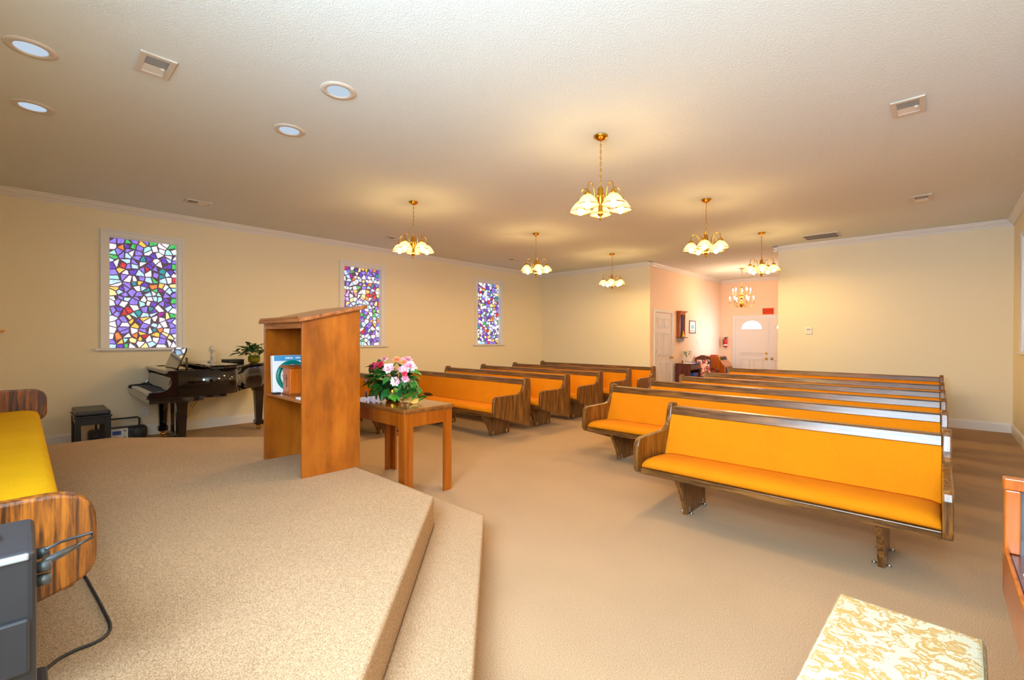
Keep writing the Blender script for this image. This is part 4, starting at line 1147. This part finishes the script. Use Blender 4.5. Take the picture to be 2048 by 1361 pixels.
# writing desk
DKX, DKY = 3.50, 1.68
dk = empty('writing_desk', (DKX, DKY, 0), 0, 'dark mahogany desk against the foyer side wall', 'desk')
mb = MB(); mb.box(-.20, .20, -.35, .35, .735, .76); mb.build('desk_top', M['maho_x'], dk, bevel=.005)
for y0 in (-.335, .315):
    mb = MB(); mb.box(-.185, .185, y0, y0+.02, .12, .735); mb.build('side_panel', M['maho'], dk)
mb = MB(); mb.box(-.185, -.165, -.315, .315, .12, .735); mb.build('back_panel', M['maho'], dk)
for k in range(2):
    mb = MB(); mb.box(.165, .19, -.31+.315*k, -.005+.315*k, .60, .725); dr = mb.build('drawer', M['maho'], dk, bevel=.003)
    mb = MB(); mb.ball((.202, -.157+.315*k, .66), .013, 10, 6); mb.build('knob', M['brass'], dr)
mb = MB(); mb.box(-.165, .175, -.315, .315, .42, .44); mb.build('shelf', M['maho_x'], dk)
for sx, sy in ((-.185,-.325), (.160,-.325), (-.185,.305), (.160,.305)):
    mb = MB(); mb.tube([(sx+.01, sy+.01, 0), (sx+.01, sy+.01, .13)], [.012,.022], 8); mb.build('leg', M['maho'], dk)
mb = MB(); mb.box(-.10, .10, -.12, .12, 0, .02)
o = mb.build('blue_binder', M['blue_paper'], loc=(3.58, 1.87, .7605), bevel=.002); tag(o, 'blue and white folder lying on the mahogany desk', 'folder')
mb = MB(); mb.box(-.12, .12, -.16, .16, 0, .012)
o = mb.build('paper_stack', M['paper'], loc=(3.55, 1.56, .7605)); tag(o, 'white papers spread on the mahogany desk top', 'paper')
mb = MB(); mb.box(-.10, .10, -.15, .15, 0, .07)
o = mb.build('blue_box', M['blue_paper'], loc=(3.56, 1.80, .4405), bevel=.003); tag(o, 'blue box on the open shelf of the mahogany desk', 'box')
vz = empty('flower_vase', (3.39, 1.88, .7605), 0, 'slim vase of yellow and white flowers on the mahogany desk', 'vase')
mb = MB(); mb.lathe([(.03,0), (.04,.02), (.045,.07), (.03,.12), (.035,.14), (.026,.135), (0,.12)], 16); mb.build('vase_body', M['plastic_w'], vz)
mb = MB(); rnd = random.Random(3)
for i in range(26):
    a = rnd.uniform(0, 2*PI); r = rnd.uniform(.0,.09)
    leaf(mb, (r*math.cos(a), r*math.sin(a), .14+rnd.uniform(0,.14)), (math.cos(a), math.sin(a), rnd.uniform(.2,1.2)), (0,0,1), rnd.uniform(.06,.10), .03, 0, .2)
no_recalc(mb, 'foliage', [M['leaf3']], vz)
for i in range(6):
    a = i*1.05; mb = MB(); blossom(mb, (.07*math.cos(a), .07*math.sin(a), .26+.02*(i % 3)), (math.cos(a), math.sin(a), .8), .035, [0,1], rnd, 7)
    no_recalc(mb, 'blossom', [plain('cream_yellow', srgb(240,226,120), .6), M['pet_w']], vz)
mb = MB(); mb.lathe([(.022,0), (.026,.01), (.02,.05), (.012,.07), (.016,.085), (0,.085)], 14)
tag(mb.build('small_jar', M['bronze'], loc=(3.46, 1.42, .7605)), 'small brass jar on the near end of the mahogany desk', 'jar')
# rocking chair
rk = empty('rocking_chair', (3.66, 2.53, 0), math.radians(42), 'carved wooden rocking chair with red and cream patterned cushions', 'chair'); rk.scale = (.80, .80, .86)
flm = base('floral_cushion'); fm, nt, bb = flm
v_ = coords(nt); vn = nt.nodes.new('ShaderNodeTexVoronoi'); vn.inputs['Scale'].default_value = 22; nt.links.new(v_, vn.inputs['Vector'])
sepc = nt.nodes.new('ShaderNodeSeparateColor'); nt.links.new(vn.outputs['Color'], sepc.inputs[0])
nt.links.new(ramp(nt, sepc.outputs[0], [(0, srgb(232,206,176)), (.35, srgb(214,70,62)), (.6, srgb(240,160,130)), (.8, srgb(50,40,50))], 'CONSTANT'), bb.inputs['Base Color']); bb.inputs['Roughness'].default_value = .9
# local: faces -y
mb = MB(); mb.box(-.25, .25, -.24, .22, .40, .43); mb.build('seat_frame', M['maho'], rk, bevel=.005)
mb = MB(); mb.box(-.235, .235, -.23, .20, .43, .50); mb.build('seat_cushion', fm, rk, bevel=.03, segs=3)
Rb = Matrix.Translation((0, .20, .43)) @ Matrix.Rotation(math.radians(-14), 4, 'X')
mb = MB(); mb.box(-.27, -.22, -.02, .02, 0, .56, M=Rb); mb.box(.22, .27, -.02, .02, 0, .56, M=Rb)
mb.prism([(-.27,.52), (.27,.52), (.26,.60), (.14,.64), (.06,.68), (-.06,.68), (-.14,.64), (-.26,.60)], 'y', -.02, .02, M=Rb); mb.build('back_frame', M['maho'], rk, bevel=.006)
mb = MB(); mb.box(-.215, .215, -.05, .015, .06, .53, M=Rb); mb.build('back_cushion', fm, rk, bevel=.025, segs=3)
for sx in (-1, 1):
    mb = MB(); mb.tube([(sx*.26,.23,.66), (sx*.28,.05,.665), (sx*.29,-.18,.65), (sx*.28,-.26,.62)], [.018,.022,.024,.02], 8); mb.tube([(sx*.275,-.18,.40), (sx*.285,-.18,.65)], .014, 8); mb.build('arm', M['maho'], rk)
    mb = MB(); mb.tube([(sx*.24,-.21,.41), (sx*.25,-.23,.05)], .018, 8); mb.tube([(sx*.24,.20,.41), (sx*.25,.24,.06)], .018, 8); mb.build('legs', M['maho'], rk)
    mb = MB(); pts = [(sx*.25, -.42+.95*t, .022+.55*(t-.42)**2*.5) for t in [i/12 for i in range(13)]]; mb.tube(pts, .02, 8); mb.build('rocker', M['maho'], rk)
# old console with slanted front
oc = empty('antique_console', (3.60, 3.55, 0), math.radians(0), 'antique wooden console with slanted grille front in the foyer corner', 'console')
mb = MB(); mb.prism([(-.30,.0), (.30,.0), (.30,.62), (.16,.80), (.12,.90), (-.30,.90)], 'y', -.32, .32); mb.build('case', M['cherry'], oc, bevel=.006)
mb = MB()
Mg = Matrix.Translation((.152, 0, .835)) @ Matrix.Rotation(math.radians(-22), 4, 'Y')
mb.box(-.004, .012, -.24, .24, -.05, .05, M=Mg); gp = mb.build('grille_panel', M['bronze'], oc)
mb = MB()
for i in range(6): mb.box(.012, .016, -.215+.075*i, -.165+.075*i, -.035, .035, M=Mg)
mb.build('grille_openings', M['ink'], gp)
mb = MB(); mb.box(.298, .308, -.24, .24, .40, .60); mb.build('dark_opening', M['ink'], oc)
mb = MB(); mb.box(-.10, .06, -.09, .09, 0, .028)
tag(mb.build('red_book', M['red'], loc=(3.52, 3.57, .9005), bevel=.003), 'small red book on top of the antique console', 'book')
pt = empty('orange_pot', (4.12, 3.25, 0), 0, 'orange red ceramic pot on the foyer floor beside the rocking chair', 'pot')
mb = MB(); mb.lathe([(.10,0), (.12,.01), (.17,.15), (.18,.28), (.13,.40), (.10,.44), (.115,.47), (.10,.465), (.09,.44), (0,.40)], 24); mb.build('pot_body', plain('terracotta', srgb(206,84,34), .5), pt)

# ------------------------------------------------------------------ lights
def area(name, loc, rot, sx, sy, power, col, spread=180):
    l = bpy.data.lights.new(name, 'AREA'); l.shape = 'RECTANGLE'; l.size = sx; l.size_y = sy; l.energy = power; l.color = col
    l.spread = math.radians(spread)
    o = bpy.data.objects.new(name, l); C.objects.link(o); o.location = loc; o.rotation_euler = rot
    return o
# added fill in place of bounced flash, set in the added window (faces +Y)
area('window_daylight', ((BW[0]+BW[1])/2, YF-.11, (BW[2]+BW[3])/2), (math.radians(90), 0, 0), BW[1]-BW[0]-.02, BW[3]-BW[2]-.02, 350, (.62,.82,1.0))
# daylight through the foyer side window (faces -X)
area('foyer_daylight', (FX1+.10, (FW[0]+FW[1])/2, (FW[2]+FW[3])/2), (math.radians(90), 0, math.radians(90)), FW[1]-FW[0]-.02, FW[3]-FW[2]-.02, 13, (.62,.82,1.0), 60)

w = bpy.data.worlds.new('outside'); SC.world = w; w.use_nodes = True
nt = w.node_tree; bg = nt.nodes['Background']; bg.inputs['Color'].default_value = (.75,.86,1,1); bg.inputs['Strength'].default_value = 1.0

# ------------------------------------------------------------------ camera
yaw, pitch, roll, f = 7.49932205e-01, -4.78955680e-03, 3.27471014e-03, 914.986245
cy_, sy_ = math.cos(yaw), math.sin(yaw)
fw = Vector((-sy_*math.cos(pitch), cy_*math.cos(pitch), math.sin(pitch))); r = Vector((cy_, sy_, 0)); u = r.cross(fw)
r2 = r*math.cos(roll)+u*math.sin(roll); u2 = u*math.cos(roll)-r*math.sin(roll)
cam = bpy.data.cameras.new('camera'); co = bpy.data.objects.new('camera', cam); C.objects.link(co)
mt = Matrix((( r2.x, u2.x, -fw.x, 8.22803), (r2.y, u2.y, -fw.y, -10.08492), (r2.z, u2.z, -fw.z, 1.4), (0,0,0,1)))
co.matrix_world = mt
cam.sensor_width = 36; cam.lens = f/2048*36; cam.clip_start = .02; cam.clip_end = 100
SC.camera = co

SC.view_settings.view_transform = 'Standard'; SC.view_settings.look = 'None'
SC.view_settings.exposure = 0.12; SC.view_settings.gamma = 1; SC.view_settings.use_curve_mapping = False
cyc = SC.cycles
cyc.use_denoising = True; cyc.max_bounces = 8; cyc.diffuse_bounces = 5; cyc.glossy_bounces = 3; cyc.transmission_bounces = 6
cyc.sample_clamp_indirect = 6; cyc.caustics_reflective = False; cyc.caustics_refractive = False
